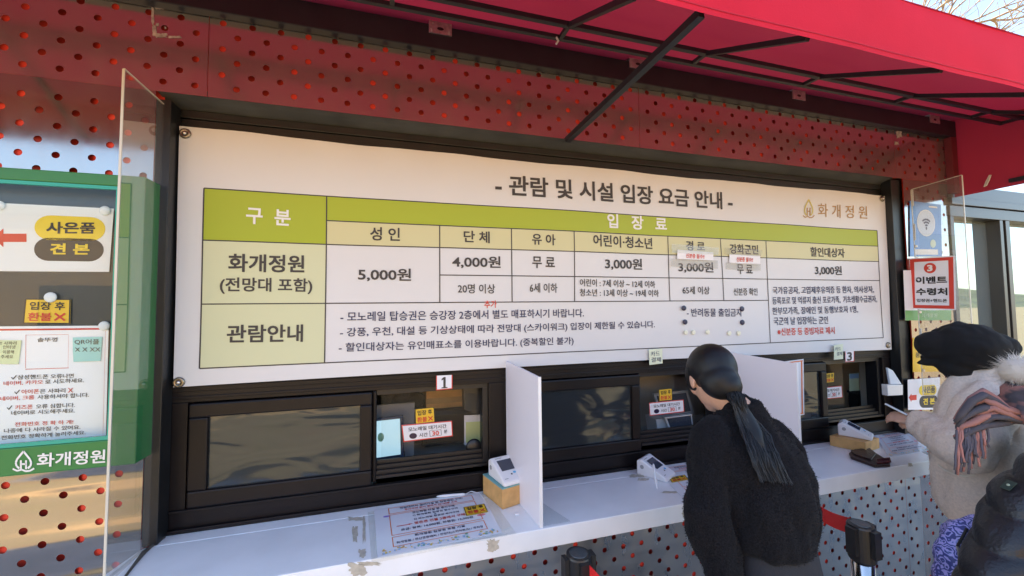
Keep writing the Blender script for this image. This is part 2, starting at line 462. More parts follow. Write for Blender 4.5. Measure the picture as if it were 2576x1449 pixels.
# sunlit building across the forecourt, behind the photographer: it is what the steel and glass reflect
t_ = thing('building', 'low tan building across the forecourt facing the ticket booth', 'building', (-8, -16, GZ))
bm = BM(); box(bm, -30, 11, -24, -16, GZ, 4.9)
obj('wall', bm, mat('tan_render', (0.62, 0.40, 0.19), .8, var=.12, vscale=.6), t_)
bm = BM(); box(bm, -30.4, 11.4, -24.4, -15.6, 4.91, 5.15); obj('roof', bm, mat('roof_grey', (.2, .2, .2), .7), t_)
for k in range(9):
    for z0_ in (1.0,):
        bm = BM(); xa = -28.5 + 4.35 * k; box(bm, xa, xa + 2.0, -15.99, -15.95, z0_, z0_ + 1.5); obj('window', bm, mat('dark_window', (.03, .04, .05), .1), t_)

# ================================================================== TICKET BOOTH
YP = -0.06
booth = thing('ticket_booth', 'ticket booth in perforated stainless panels with three serving windows and a white counter', 'booth', (1.85, 0.6, GZ))
def perf(name, x0, x1, z0, z1, material, xph, zph, Y=YP, px=0.0475, pz=0.0975, r=0.0113, seg=12, label=None):
    """panel sheet with real round holes in a staggered grid"""
    bm = BM()
    def rect(a, b, c, d):
        a, b, c, d = max(a, x0), min(b, x1), max(c, z0), min(d, z1)
        if b - a > 1e-5 and d - c > 1e-5:
            bm.faces.new([bm.verts.new(p) for p in ((a, Y, c), (b, Y, c), (b, Y, d), (a, Y, d))])
    k0 = math.floor((x0 - xph) / px) - 1; k1 = math.ceil((x1 - xph) / px) + 1
    for k in range(k0, k1 + 1):
        cx = xph + k * px; a, b = cx - px / 2, cx + px / 2
        if b <= x0 or a >= x1: continue
        zo = zph + (pz / 2 if k % 2 else 0); j0 = math.floor((z0 - zo) / pz) - 1; j1 = math.ceil((z1 - zo) / pz) + 1
        for j in range(j0, j1 + 1):
            cz = zo + j * pz; c, d = cz - pz / 2, cz + pz / 2
            if d <= z0 or c >= z1: continue
            if a < x0 or b > x1 or cz - r - .002 < z0 or cz + r + .002 > z1: rect(a, b, c, d); continue
            c, d = max(c, z0), min(d, z1)
            hole = [bm.verts.new((cx + r * math.cos(2 * math.pi * i / seg), Y, cz + r * math.sin(2 * math.pi * i / seg))) for i in range(seg)]
            back = [bm.verts.new((v.co.x, Y + .002, v.co.z)) for v in hole]
            q = [bm.verts.new(p) for p in ((b, Y, d), (a, Y, d), (a, Y, c), (b, Y, c))]   # corners at 45, 135, 225, 315 degrees
            mids = [bm.verts.new(p) for p in ((b, Y, cz), (cx, Y, d), (a, Y, cz), (cx, Y, c))]
            s = seg // 4
            for e in range(4):
                ring = [hole[(e * s + i) % seg] for i in range(s + 1)]
                bm.faces.new([mids[e], q[e], mids[(e + 1) % 4]] + ring[::-1])
            for i in range(seg): bm.faces.new((hole[i], back[i], back[(i + 1) % seg], hole[(i + 1) % seg]))
    bmesh.ops.remove_doubles(bm, verts=bm.verts, dist=1e-5)
    for f in bm.faces:
        f.normal_update()
        if abs(f.normal.y) > .9 and f.normal.y > 0: f.normal_flip()
    return obj_keep(name, bm, [material], booth)
PZ = 0.0975
perf('perforated_panel', -2.4, -0.052, GZ + .02, 1.9, SS_LEFT, -.402, 1.068)
perf('perforated_panel', -2.4, 0.10, 2.378, 2.84, SS_HEAD, -.413, 2.512)
SS_SIDE = stainless('stainless_side', (0.40, 0.38, 0.36), 0.09, 0.003, 2.0, 0.08, dirt=0.13)
perf('perforated_panel', -2.4, -0.052, 1.9005, 2.3775, SS_SIDE, -.413, 2.512)
perf('perforated_panel', 0.102, 1.90, 2.378, 2.84, SS_HEAD, .382, 2.613)
perf('perforated_panel', 1.902, 3.715, 2.378, 2.84, SS_HEAD, .382 + .0475 * 30, 2.613)
perf('perforated_panel', 3.717, 4.60, 2.378, 2.84, SS_HEAD, .382 + .0475 * 30, 2.613)
perf('perforated_panel', 3.777, 4.19, GZ + .02, 2.376, SS_SIDE, 3.72, .465)
perf('perforated_panel', -0.05, 3.644, GZ + .02, 0.747, SS_FRONT, 3.564, .509)
perf('perforated_panel', 3.646, 3.776, GZ + .02, 0.747, SS_FRONT, 3.72, .465)
# corrugated red cladding behind the panels
bm = BM()
prof = []
x = .382 - .285 * 11 - .07
def clad_y(x):
    ph = ((x - .405) / .285) % 1.0          # 0 in the middle of the two bright columns
    t_ = min(ph, 1 - ph) * .285
    return YP + (.008 if t_ < .052 else (.03 if t_ > .09 else .008 + .022 * (t_ - .052) / .038))
xs = []
k = -11
while .405 + .285 * k < 4.7:
    c = .405 + .285 * k
    for o_ in (-.09, -.052, .052, .09): xs.append(c + o_)
    k += 1
for z0_, z1_, xa, xb in ((2.38, 2.83, 4.185, 4.7), (GZ, 2.83, -3, -.04), (2.385, 2.83, -.04, 3.68), (GZ, .74, -.04, 3.68), (GZ, .74, 3.68, 3.78), (GZ, 2.83, 3.78, 4.185), (2.385, 2.83, 3.68, 3.78)):
    pts = [v for v in xs if xa < v < xb] ; pts = [xa] + pts + [xb]
    for a, b in zip(pts[:-1], pts[1:]):
        bm.faces.new([bm.verts.new(p) for p in ((a, clad_y(a), z0_), (b, clad_y(b), z0_), (b, clad_y(b), z1_), (a, clad_y(a), z1_))])
obj('corrugated_cladding', bm, RED_CLAD, booth)
# body of the booth: roof, side and back walls, floor
bm = BM()
box(bm, -3.2, 8.0, 0.12, 2.9, 2.815, 2.87); box(bm, -3.2, 8.0, YP - .004, .118, 2.842, 2.87)
obj('roof', bm, mat('roof_sheet', (0.1, 0.1, 0.11), 0.6), booth)
bm = BM()
box(bm, -3.2, -3.1, 0.12, 2.9, GZ, 2.814); box(bm, 7.9, 8.0, 0.12, 2.9, GZ, 2.814); box(bm, -3.098, 7.898, 2.8, 2.9, GZ, 2.814)
box(bm, -3.098, -.06, .12, .2, GZ, 2.814); box(bm, 3.72, 4.2, .12, .2, GZ, 2.814)
box(bm, -.06, 3.72, .12, .2, 1.6, 2.814); box(bm, -.06, 3.72, .12, .2, GZ, .78)
obj('wall', bm, mat('booth_wall', (0.3, 0.28, 0.25), 0.8), booth)
# room behind the serving windows
bm = BM()
box(bm, -.3, 3.95, 1.6, 1.64, .3, 2.0); box(bm, -.34, -.3, .2, 1.6, .3, 2.0); box(bm, 3.95, 3.99, .2, 1.6, .3, 2.0)
obj('room_wall', bm, mat('room_wall_paint', (0.66, 0.56, 0.42), 0.8, var=.1), booth)
bm = BM(); box(bm, -.3, 3.95, .2, 1.6, 2.0, 2.04); box(bm, -.3, 3.95, .2, 1.6, .26, .3)
obj('room_ceiling', bm, mat('room_wood', (0.62, 0.36, 0.15), 0.6, var=.3, vscale=6), booth)
bm = BM(); box(bm, 0, 3.68, .2, .62, .80, .84)
obj('desk', bm, mat('desk_top', (0.55, 0.55, 0.55), 0.4), booth)
# soffit and head of the recess
bm = BM()
box(bm, -.05, 3.70, YP + .004, .03, 2.379, 2.40)
prism(bm, [(-.048, YP + .0045, 2.378), (-.048, YP + .03, 2.372), (-.048, .03, 2.352), (-.048, .03, 2.3785), (-.048, 0, 2.3788)], (3.745, 0, 0))
obj('soffit', bm, SOFFIT_M, booth)
bm = BM()
for y0, z0, z1 in ((.010, 2.322, 2.352), (.018, 2.302, 2.3215), (.012, 2.280, 2.3015), (.03, 1.34, 2.2795)):
    box(bm, -.05, 3.70, y0, .11, z0, z1)
box(bm, -.052, -.008, YP + .003, .009, CT, 2.3515)         # reveals left and right
box(bm, 3.695, 3.776, -.045, .009, CT + .003, 2.372)
obj('window_surround', bm, mat('surround_dark', (0.011, 0.012, 0.013), 0.4, var=.2), booth, bevel=.002)
# rail and sill round the serving windows
bm = BM()
box(bm, -.05, 3.72, .012, .11, 1.272, 1.3395); box(bm, -.05, 3.72, .006, .011, 1.312, 1.330); box(bm, -.05, 3.72, .008, .0115, 1.285, 1.295)
box(bm, -.05, 3.72, .012, .11, .78, .895); box(bm, -.05, 3.72, .004, .0115, .885, .8948); box(bm, -.05, 3.72, -.004, .0115, .818, .832)
for xa, xb in ((-.05, .038), (1.152, 1.278), (2.392, 2.518), (3.632, 3.72)): box(bm, xa, xb, .0125, .1095, .8955, 1.2715)
obj('window_frame', bm, FRAME_M, booth, bevel=.002)
def film_mat(name, c0, c1, seed):
    M = bpy.data.materials.new(name); M.use_nodes = True
    t = M.node_tree; b = t.nodes['Principled BSDF']
    tc = t.nodes.new('ShaderNodeTexCoord'); mp = t.nodes.new('ShaderNodeMapping'); mp.inputs['Location'].default_value = (seed, seed * 2, 0); mp.inputs['Scale'].default_value = (1.3, 1, 3.5)
    t.links.new(tc.outputs['Object'], mp.inputs['Vector'])
    n = t.nodes.new('ShaderNodeTexNoise'); n.inputs['Scale'].default_value = 2.0; n.inputs['Detail'].default_value = 2; n.inputs['Distortion'].default_value = 1.0
    t.links.new(mp.outputs[0], n.inputs['Vector'])
    b.inputs['Base Color'].default_value = (*c0, 1); b.inputs['Metallic'].default_value = 0.6
    b.inputs['Roughness'].default_value = .1
    bp = t.nodes.new('ShaderNodeBump'); bp.inputs['Strength'].default_value = 1; bp.inputs['Distance'].default_value = .011
    t.links.new(n.outputs['Fac'], bp.inputs['Height']); t.links.new(bp.outputs[0], b.inputs['Normal'])
    return M
FILM = film_mat('tinted_film', (0.062, 0.074, 0.085), None, 1.7)
for i, dx in enumerate((0, 1.24, 2.48)):
    bm = BM()
    g0, g1, h0, h1 = .106 + dx, .622 + dx, .958, 1.217
    box(bm, .045 + dx, .668 + dx, .0, .05, h1, 1.268); box(bm, .045 + dx, .668 + dx, .0, .05, .90, h0)
    box(bm, .045 + dx, g0, .0, .05, h0 + .0002, h1 - .0002); box(bm, g1, .668 + dx, .0, .05, h0 + .0002, h1 - .0002)
    box(bm, .668 + dx, .684 + dx, .022, .06, .90, 1.268)
    sash = obj('fixed_sash', bm, FRAME_M, booth, bevel=.006)
    bm = BM()
    for k in range(17):
        pass
    box(bm, g0 - .002, g1 + .002, .014, .02, h0 - .002, h1 + .002)
    obj('pane', bm, FILM, sash)
    bm = BM()
    for k, zz in enumerate((.896, .912, .928, .944)): box(bm, .6845 + dx, 1.1515 + dx, .02 + .014 * k, .026 + .014 * k, zz, zz + .03)
    box(bm, .6845 + dx, 1.1515 + dx, .02, .09, .8955, .915); box(bm, .6845 + dx, 1.1515 + dx, .03, .09, 1.25, 1.2715)
    box(bm, 1.128 + dx, 1.1515 + dx, .03, .09, .9155, 1.2495)
    obj('sliding_track', bm, TRACK_M, booth)
# white counter
bm = BM()
prism(bm, [(-.045, YP - .001, CT), (-.11, -.345, CT), (3.385, -.345, CT), (3.55, YP - .001, CT)], (0, 0, -.069))
box(bm, -.02, 3.66, YP - .001, .0115, CT - .069, CT)
obj('counter', bm, COUNTER_M, booth, bevel=.003)
# brown tape left on the counter and its edge, dirty silicone along the left end
TAPE_R = mat('tape_residue', (0.50, 0.46, 0.38), 0.5, var=.2, vscale=60)
bm = BM()
def patch(bm, pts, Zf, n=None):
    bm.faces.new([bm.verts.new(p) for p in pts])
def ragged(cx, cy, w, h, seed, fn):
    rr = random.Random(seed); pts = []
    for k in range(28):
        a = 2 * math.pi * k / 28; s = 1 / max(abs(math.cos(a)), abs(math.sin(a))); j = .66 + .45 * rr.random()
        pts.append(fn(cx + w / 2 * math.cos(a) * s * j, cy + h / 2 * math.sin(a) * s * j))
    return pts
for x_, y_, w_, h_, s_ in ((895, 1305, 42, 10, 1), (893, 1342, 14, 44, 2), (916, 1332, 8, 70, 3), (912, 1392, 20, 22, 4), (1600, 1197, 40, 8, 5), (1618, 1206, 30, 7, 6), (1690, 1238, 60, 6, 8)):
    bm = BM(); bm.faces.new([bm.verts.new(p) for p in ragged(x_, y_, w_, h_, s_, lambda a, b: onZ(a, b, CT + .0008))]); obj('tape_residue', bm, TAPE_R, booth)
for x_, y_, w_, h_, s_ in ((900, 1432, 46, 36, 11), (1240, 1372, 32, 34, 12), (1725, 1292, 20, 24, 13), (2290, 1169, 12, 10, 14), (930, 1418, 60, 10, 15)):
    bm = BM(); bm.faces.new([bm.verts.new(p) for p in ragged(x_, y_, w_, h_, s_, lambda a, b: onY(a, b, -.346))]); obj('tape_residue', bm, TAPE_R, booth)
bm = BM()
tube(bm, [onZ(x_, y_, CT + .002) for x_, y_ in ((412, 1352), (398, 1362), (378, 1377), (360, 1392), (338, 1420), (316, 1449), (290, 1485))], [.006, .007, .005, .008, .005, .004, .004], 6)
obj('silicone_bead', bm, mat('dirty_silicone', (0.08, 0.07, 0.06), 0.8, var=.5, vscale=40), booth)
# old tape residue on the header panel, scuffs
OLD_TAPE = mat('old_tape', (0.42, 0.34, 0.31), 0.6, var=.5, vscale=50)
for x_, y_, w_, h_, s_ in ((384, 40, 8, 50, 21), (388, 78, 11, 30, 23), (405, 89, 30, 11, 22), (440, 93, 34, 6, 24), (402, 20, 26, 7, 25), (396, 62, 8, 8, 26), (416, 70, 5, 6, 27)):
    bm = BM(); bm.faces.new([bm.verts.new(p) for p in ragged(x_, y_, w_, h_, s_, lambda a, b: onY(a, b, YP - .001))]); obj('tape_residue', bm, OLD_TAPE, booth)
for x_, y_, w_, h_, s_ in ((2262, 335, 16, 26, 31), (2256, 360, 12, 8, 32)):
    bm = BM(); bm.faces.new([bm.verts.new(p) for p in ragged(x_, y_, w_, h_, s_, lambda a, b: onY(a, b, YP - .001))]); obj('tape_residue', bm, OLD_TAPE, booth)
# glazed front to the right of the pillar
bm = BM()
box(bm, 4.19, 8.0, YP - .01, .1, 2.165, 2.235); box(bm, 4.19, 8.0, YP - .022, .1, 2.24, 2.285); box(bm, 4.19, 8.0, YP - .005, .1, 2.29, 2.375)
for xa, xb in ((4.192, 4.228), (4.71, 4.745), (4.775, 4.82), (5.9, 6.0), (7.2, 7.3)): box(bm, xa, xb, YP - .008, .09, GZ + .1, 2.1645)
box(bm, 4.19, 8.0, YP - .008, .09, GZ, GZ + .098)
obj('glazing_frame', bm, mat('bronze_frame', (0.05, 0.045, 0.04), 0.35), booth, bevel=.002)
bm = BM(); box(bm, 4.605, 8.0, YP, .1, 2.376, 2.8405); obj('fascia', bm, SS_HEAD, booth)
bm = BM(); box(bm, 7.995, 8.05, YP, 2.9, GZ, 2.814); obj('end_wall', bm, mat('booth_wall', (.3, .28, .25), .8), booth)
MIRROR_G = mat('reflective_glass', (0.42, 0.5, 0.5), 0.02, 0.75)
for xa, xb in ((4.2285, 4.7095), (4.8205, 5.8995), (6.0005, 7.1995), (7.3005, 7.99)):
    bm = BM(); box(bm, xa, xb, .0, .01, GZ + .0985, 2.1642); obj('window_pane', bm, MIRROR_G, booth)

# ================================================================== AWNING
awn = thing('awning', 'red fabric awning on a black steel frame over the serving windows', 'awning', (1.85, -.1, 2.67))
AX0, AX1 = -1.85, 4.25
YF, ZF = -.825, 2.425          # front edge
bm = BM(); box(bm, AX0, 4.238, -.10, YP - .002, 2.676, 2.778); obj('wall_beam', bm, BLACK_METAL, awn, bevel=.003)
for pa, pb, w_ in (((AX0, -.30, 2.672), (AX1 - .012, -.30, 2.672), .016), ((AX0, -.38, 2.668), (AX1 - .012, -.38, 2.668), .018), ((AX0, YF + .018, ZF + .030), (AX1, YF + .018, ZF + .030), .012)):
    bm = BM(); bar(bm, pa, pb, w_, w_); obj('rail', bm, RAIL_M, awn)
for X in (-1.815, -1.42, -.70, .03, .745, 1.385, 2.015, 2.66, 3.30, 3.94, 4.225):
    bm = BM()
    bar(bm, (X, -.29, 2.674), (X, -.37, 2.669), .016, .016)
    bar(bm, (X, -.388, 2.662), (X, YF + .026, ZF + .024), .018, .018)
    obj('rib', bm, RAIL_M, awn)
bm = BM(); a = onY(1428, 352, -.065); b = onY(1764, 34, YF + .02); bar(bm, a, b, .024, .024); obj('strut', bm, RAIL_M, awn)
# fabric: roof, front valance, side valance
def fgrid(bm, fn, nu, nv):
    vs = [[bm.verts.new(fn(a / nu, b / nv)) for a in range(nu + 1)] for b in range(nv + 1)]
    for b in range(nv):
        for a in range(nu): bm.faces.new((vs[b][a], vs[b][a + 1], vs[b + 1][a + 1], vs[b + 1][a]))
ZV = ZF + .212
bm = BM()
fgrid(bm, lambda u, v: (AX0 - .006 + (AX1 - AX0 + .012) * u, -.065 + v * (YF + .060), 2.80 + (ZV - 2.80) * v - (.010 + .006 * noise.noise(Vector((u * 9, 0, 1)))) * abs(math.sin(u * 6.1 / .64 * 3.1416)) * math.sin(v * 3.1)), 60, 10)
obj('roof_fabric', bm, FABRIC_RED, awn, smooth=True)
bm = BM()
fgrid(bm, lambda u, v: (AX0 + (AX1 - AX0) * u, YF + .006 * noise.noise(Vector((u * 22, v * 1.5, 3))) - .004 * math.sin(v * 3.1), ZF + (ZV - ZF) * v + .0015 * math.sin(u * 60)), 80, 6)
obj('front_valance', bm, FABRIC_VAL, awn, smooth=True)
bm = BM()
fgrid(bm, lambda u, v: (AX0 + (AX1 - AX0) * u, YF - .0035 + .006 * noise.noise(Vector((u * 22, 0, 3))), ZF + .016 + .003 * v + .0015 * math.sin(u * 60)), 80, 1); obj('hem_stitching', bm, mat('stitching', (.45, .01, .03), .9), awn)
for X in (AX0, AX1):
    bm = BM(); zb1 = 2.29 if X > 0 else 2.43
    fgrid(bm, lambda u, v: (X + .004 * math.sin(u * 9), -.067 + u * (YF + .07), zb1 + v * (2.812 + (ZV - 2.80) * u - zb1)), 12, 4); obj('side_valance', bm, FABRIC_RED, awn)
for pa, pb in (((AX1 - .016, -.30, 2.31), (AX1 - .016, -.30, 2.66)), ((AX1 - .016, -.315, 2.32), (AX1 - .016, YF + .02, 2.32)), ((AX1 - .016, -.39, 2.668), (AX1 - .016, YF + .02, ZV - .03))):
    bm = BM(); bar(bm, pa, pb, .022, .022); obj('side_frame', bm, RAIL_M, awn)
bm = BM(); box(bm, 4.19, 4.243, -.098, -.0605, 2.31, 2.675); obj('corner_trim', bm, mat('maroon_trim', (.14, .012, .02), .6), awn, bevel=.002)
CORD = mat('white_cord', (0.6, 0.58, 0.54), 0.8)
for pts in ([(2490, 440), (2482, 455), (2476, 470)], [(2492, 440), (2488, 452), (2480, 468)]):
    bm = BM(); tube(bm, [onX(x_, y_, AX1 - .034) for x_, y_ in pts], .004, 5); obj('tie_cord', bm, CORD, awn)
c0 = onY(1400, 94, -.315)
bm = BM(); tube(bm, [c0, c0 + Vector((.003, -.01, -.02)), c0 + Vector((-.006, -.01, -.035))], .004, 5); obj('tie_cord', bm, CORD, awn)
for x_, y_ in ((1108, 68), (1605, 157), (2010, 237), (2352, 298)):
    c = onY(x_, y_, -.104); bm = BM()
    box(bm, c.x - .047, c.x + .047, -.1045, -.1005, c.z - .030, c.z + .018)
    box(bm, c.x - .047, c.x + .047, -.1045, -.075, c.z + .0182, c.z + .022)
    for sx in (-.03, .03): lathe(bm, (c.x + sx, -.09, c.z + .0222), [(.006, 0), (.006, .004)], 8)
    ellipsoid(bm, (c.x, -.1044, c.z - .008), .014, .001, .007, mi=1)
    for sx, sz in ((-.036, -.014), (.036, -.014), (-.03, .012), (.03, .012), (-.036, -.022), (.036, -.022)): ellipsoid(bm, (c.x + sx, -.1048, c.z + sz), .004, .002, .004, seg=8, rings=6)
    obj('zinc_bracket', bm, [ZINC, BLACK_PL], awn)

# ================================================================== PRICE BANNER
BW = .0
tlp, trp, brp, blp = onY(455, 320, 0), onY(2222, 493, 0), onY(2238, 879, 0), onY(440, 973, 0)
bx0, bx1, bz0, bz1 = 0.0, 3.688, 1.33, 2.28
def bwave(x, z):
    t_ = (z - bz0) / (bz1 - bz0); e = math.sin(math.pi * min(1, max(0, (x - bx0) / (bx1 - bx0))))
    return (.007 * math.sin(2.1 * x + 1.3 * t_ + .4) + .005 * math.sin(4.7 * x - 3 * t_) + .0025 * math.sin(9 * x + 5 * t_)) * (.35 + .65 * math.sin(math.pi * t_)) + .002 * math.sin(23 * x) * math.exp(-(1 - t_) * 9)
def bfn(x, z, d=0.0): return Vector((x, -.012 + bwave(x, z) - d, z))
def bq(x, y):
    p = onY(x, y, -.010); return p.x, p.z
ban = thing('price_banner', 'long white vinyl banner with a lime green admission price table above the serving windows', 'banner', (1.84, -.01, 1.33))
bm = BM()
NXB, NZB = 150, 36
def edge(u, v):
    x0_ = blp.x + (tlp.x - blp.x) * v; x1_ = brp.x + (trp.x - brp.x) * v
    x = x0_ + (x1_ - x0_) * u
    zb = blp.z + (brp.z - blp.z) * u + .012 * math.sin(math.pi * u) * 1.0; zt = tlp.z + (trp.z - tlp.z) * u - .008 * math.sin(math.pi * u) + .003 * math.sin(u * 30)
    return x, zb + (zt - zb) * v
for side in (0, 1):
    vs = [[bm.verts.new(bfn(*edge(a / NXB, b / NZB), -.0012 * side)) for a in range(NXB + 1)] for b in range(NZB + 1)]
    for b in range(NZB):
        for a in range(NXB): bm.faces.new((vs[b][a], vs[b][a + 1], vs[b + 1][a + 1], vs[b + 1][a]))
obj_keep('vinyl_sheet', bm, [BANNER_M], ban)
for p_ in ban.children:
    for f in p_.data.polygons: f.use_smooth = True
pr = Print(bfn)
def cell(x0, z0, x1, z1, m_): pr.grid(x0, z0, x1, z1, m_, .0008, max(1, int((x1 - x0) / .04)), max(1, int((z1 - z0) / .04)))
cxs = [bq(508, 700)[0], bq(819, 700)[0], bq(1106, 660)[0], bq(1286, 660)[0], bq(1442, 660)[0], bq(1681, 660)[0], bq(1813, 660)[0], bq(1928, 660)[0], bq(2213, 690)[0]]
zt, zh, zs, zd, zb_, zbot = bq(820, 493)[1], bq(822, 554)[1], bq(821, 614)[1], bq(1107, 692)[1], bq(818, 763)[1], bq(815, 913)[1]
cell(cxs[0], zs, cxs[1], zt, LIME); cell(cxs[1], zh, cxs[8], zt, LIME)
cell(cxs[0], zbot, cxs[1], zs, PALE_G); cell(cxs[1], zs, cxs[8], zh, PALE_Y)
LW = .0045
def hl(z, x0, x1): pr.grid(x0, z - LW / 2, x1, z + LW / 2, INK, .0014, max(1, int((x1 - x0) / .04)), 1)
def vl(x, z0, z1): pr.grid(x - LW / 2, z0, x + LW / 2, z1, INK, .0018, 1, max(1, int((z1 - z0) / .04)))
hl(zt, cxs[0], cxs[8]); hl(zh, cxs[1], cxs[8]); hl(zs, cxs[0], cxs[8]); hl(zd, cxs[2], cxs[8]); hl(zb_, cxs[0], cxs[7]); hl(zbot, cxs[0], cxs[8])
vl(cxs[0], zbot, zt); vl(cxs[1], zbot, zt); vl(cxs[8], zbot, zt)
for x_ in cxs[2:7]: vl(x_, zb_, zh)
vl(cxs[7], zbot, zh)
pr.build('table_print', ban)
pr = Print(bfn); pr.d = .0022
def bt(body, xl, yl, xr, yr, h, m_=INK, bold=.02): ptext(pr, bq, body, xl, yl, xr, yr, h, m_, bold, d=.0024)
bt('- 관람 및 시설 입장 요금 안내 -', 1245, 465, 1843, 507, 52, INK, .035)
bt('구  분', 620, 542, 731, 549, 42, INK_WHITE, .035); bt('입   장   료', 1525, 556, 1676, 565, 36, INK_WHITE, .035)
for a in (('성 인', 931, 587, 1006, 590, 34), ('단 체', 1166, 595, 1231, 598, 30), ('유 아', 1336, 602, 1394, 605, 28), ('어린이·청소년', 1489, 605, 1640, 613, 30), ('경 로', 1724, 618, 1771, 621, 25),
          ('강화군민', 1834, 626, 1906, 629, 25), ('할인대상자', 2039, 633, 2129, 636, 24), ('5,000원', 900, 690, 1034, 692, 34), ('4,000원', 1137, 659, 1258, 661, 32), ('무 료', 1337, 660, 1393, 662, 29),
          ('3,000원', 1519, 664, 1614, 666, 30), ('3,000원', 1705, 672, 1791, 674, 28), ('무 료', 1851, 677, 1891, 679, 25), ('3,000원', 2051, 680, 2122, 681, 25)): bt(*a, INK, .03)
bt('화개정원', 575, 661, 765, 664, 46, INK, .035); bt('(전망대 포함)', 553, 718, 785, 720, 42, INK, .03); bt('관람안내', 570, 840, 762, 838, 46, INK, .035)
for a in (('20명 이상', 1151, 726, 1244, 727, 24), ('6세 이하', 1331, 724, 1400, 725, 24), ('어린이 : 7세 이상 ~ 12세 이하', 1456, 711, 1647, 716, 19), ('청소년 : 13세 이상 ~ 19세 이하', 1456, 736, 1656, 738, 19),
          ('65세 이상', 1715, 730, 1781, 731, 20), ('신분증 확인', 1841, 734, 1903, 734, 19)): bt(*a, INK, .015)
bt('추가', 1217, 766, 1248, 765, 19, INK_RED, .02)
for a in (('- 모노레일 탑승권은 승강장 2층에서 별도 매표하시기 바랍니다.', 856, 797, 1467, 787, 25), ('- 강풍, 우천, 대설 등 기상상태에 따라 전망대 (스카이워크) 입장이 제한될 수 있습니다.', 855, 838, 1645, 817, 26),
          ('- 할인대상자는 유인매표소를 이용바랍니다. (중복할인 불가)', 852, 876, 1442, 858, 26), ('- 반려동물 출입금지', 1725, 786, 1860, 786, 21), ('국가유공자, 고엽제후유의증 등 환자, 의사상자,', 1943, 731, 2200, 728, 20),
          ('등록포로 및 억류지 출신 포로가족,  기초생활수급권자,', 1942, 757, 2207, 752, 20), ('한부모가족, 장애인 및 동행보호자 1명,', 1942, 783, 2160, 778, 20), ('국군의 날 입장하는 군인', 1945, 808, 2084, 805, 20)): bt(*a, INK_BLUE, .015)
bt('※신분증 등 증빙자료 제시', 1955, 835, 2100, 831, 19, INK_RED, .02)
bt('화 개 정 원', 2058, 528, 2181, 535, 33, INK_GOLD, -.002)
pr.build('lettering', ban)
def emblem(p, q, cx, cy, w, h, m1, m2, dd=0):
    """drop-shaped leaf outline with an H standing in it over a wave"""
    def P_(a, b): return q(cx + a * w, cy + b * h)
    def stroke(pts, th, m_):
        for (a, b), (c, d) in zip(pts[:-1], pts[1:]):
            L = math.hypot((c - a) * w, (d - b) * h) or 1; nx, ny = -(d - b) * h / L * th, (c - a) * w / L * th
            p.poly([P_(a + nx / w, b + ny / h), P_(c + nx / w, d + ny / h), P_(c - nx / w, d - ny / h), P_(a - nx / w, b - ny / h)][::-1], m_, dd)
    L = [(0, -.5), (-.12, -.34), (-.3, -.1), (-.36, .08), (-.32, .24), (-.2, .36)]
    stroke(L, 1.4 * w / 30, m1); stroke([(-a, b) for a, b in L], 1.4 * w / 30, m1)
    stroke([(-.12, -.05), (-.12, .4)], 1.3 * w / 30, m2); stroke([(.12, -.05), (.12, .4)], 1.3 * w / 30, m2); stroke([(-.12, .14), (.12, .14)], 1.2 * w / 30, m2)
    stroke([(-.5, .38), (-.3, .48), (-.08, .42), (.1, .5), (.3, .48), (.5, .36)], 1.2 * w / 30, m2)
pr = Print(bfn); emblem(pr, bq, 2034, 525, 30, 46, INK_GREENGOLD, INK_GOLD, .0024); pr.build('emblem', ban)
for x_, y_ in ((466, 336), (450, 962), (2219, 500), (2234, 868)):
    c = onY(x_, y_, -.012); bm = BM()
    mt = Matrix.Translation((c.x, c.y - .004, c.z)) @ Matrix.Rotation(R(90), 4, 'X')
    rg = []
    for k in range(20):
        a = 2 * math.pi * k / 20
        rg.append([bm.verts.new(mt @ Vector((rr * math.cos(a), rr * math.sin(a), zz))) for rr, zz in ((.019, -.004), (.018, 0), (.013, .003), (.009, 0), (.0, -.002))])
    for k in range(20):
        for j in range(4):
            A, B = rg[k], rg[(k + 1) % 20]
            try: bm.faces.new((A[j], A[j + 1], B[j + 1], B[j]))
            except ValueError: pass
    ellipsoid(bm, (c.x, c.y - .006, c.z), .008, .006, .008, mi=1, seg=10, rings=6)
    obj('grommet', bm, [mat('brass_grommet', (0.30, 0.26, 0.20), 0.35, 1.0), mat('bolt_head', (0.6, 0.58, 0.55), 0.3, 1.0)], ban, smooth=True)
# taped slips and magnets on the banner
TAPE_C = glass_mat('clear_tape', (0.9, 0.9, 0.86), 1.0, haze=.22)
def slip(label, c, tapes, tx):
    o, p, q, fn = pxsheet('paper_slip', label, 'note', c, -.021, PAPER, group='paper slips taped on the banner')
    ptext(p, q, '신분증 필수!!', *tx, 12, INK_RED, .03); p.build('lettering', o)
    for t4 in tapes:
        f = quadmap(*[onY(x_, y_, -.0235) for x_, y_ in t4]); bm = BM(); bm.faces.new([bm.verts.new(f(u, v)) for u, v in ((0, 0), (1, 0), (1, 1), (0, 1))]); obj('tape_strip', bm, TAPE_C, o)
slip('white paper slip with red writing taped under the 경로 heading, wider of the two', [(1704, 628), (1794, 635), (1794, 656), (1703, 652)], [[(1690, 614), (1808, 623), (1808, 641), (1690, 635)], [(1688, 650), (1806, 655), (1806, 676), (1688, 670)]], (1725, 643, 1771, 646))
slip('narrow white slip with red writing taped under the 강화군민 heading', [(1835, 639), (1912, 643), (1912, 666), (1834, 663)], [[(1824, 622), (1918, 628), (1915, 645), (1822, 640)], [(1826, 660), (1914, 664), (1914, 681), (1826, 677)]], (1852, 652, 1893, 654))
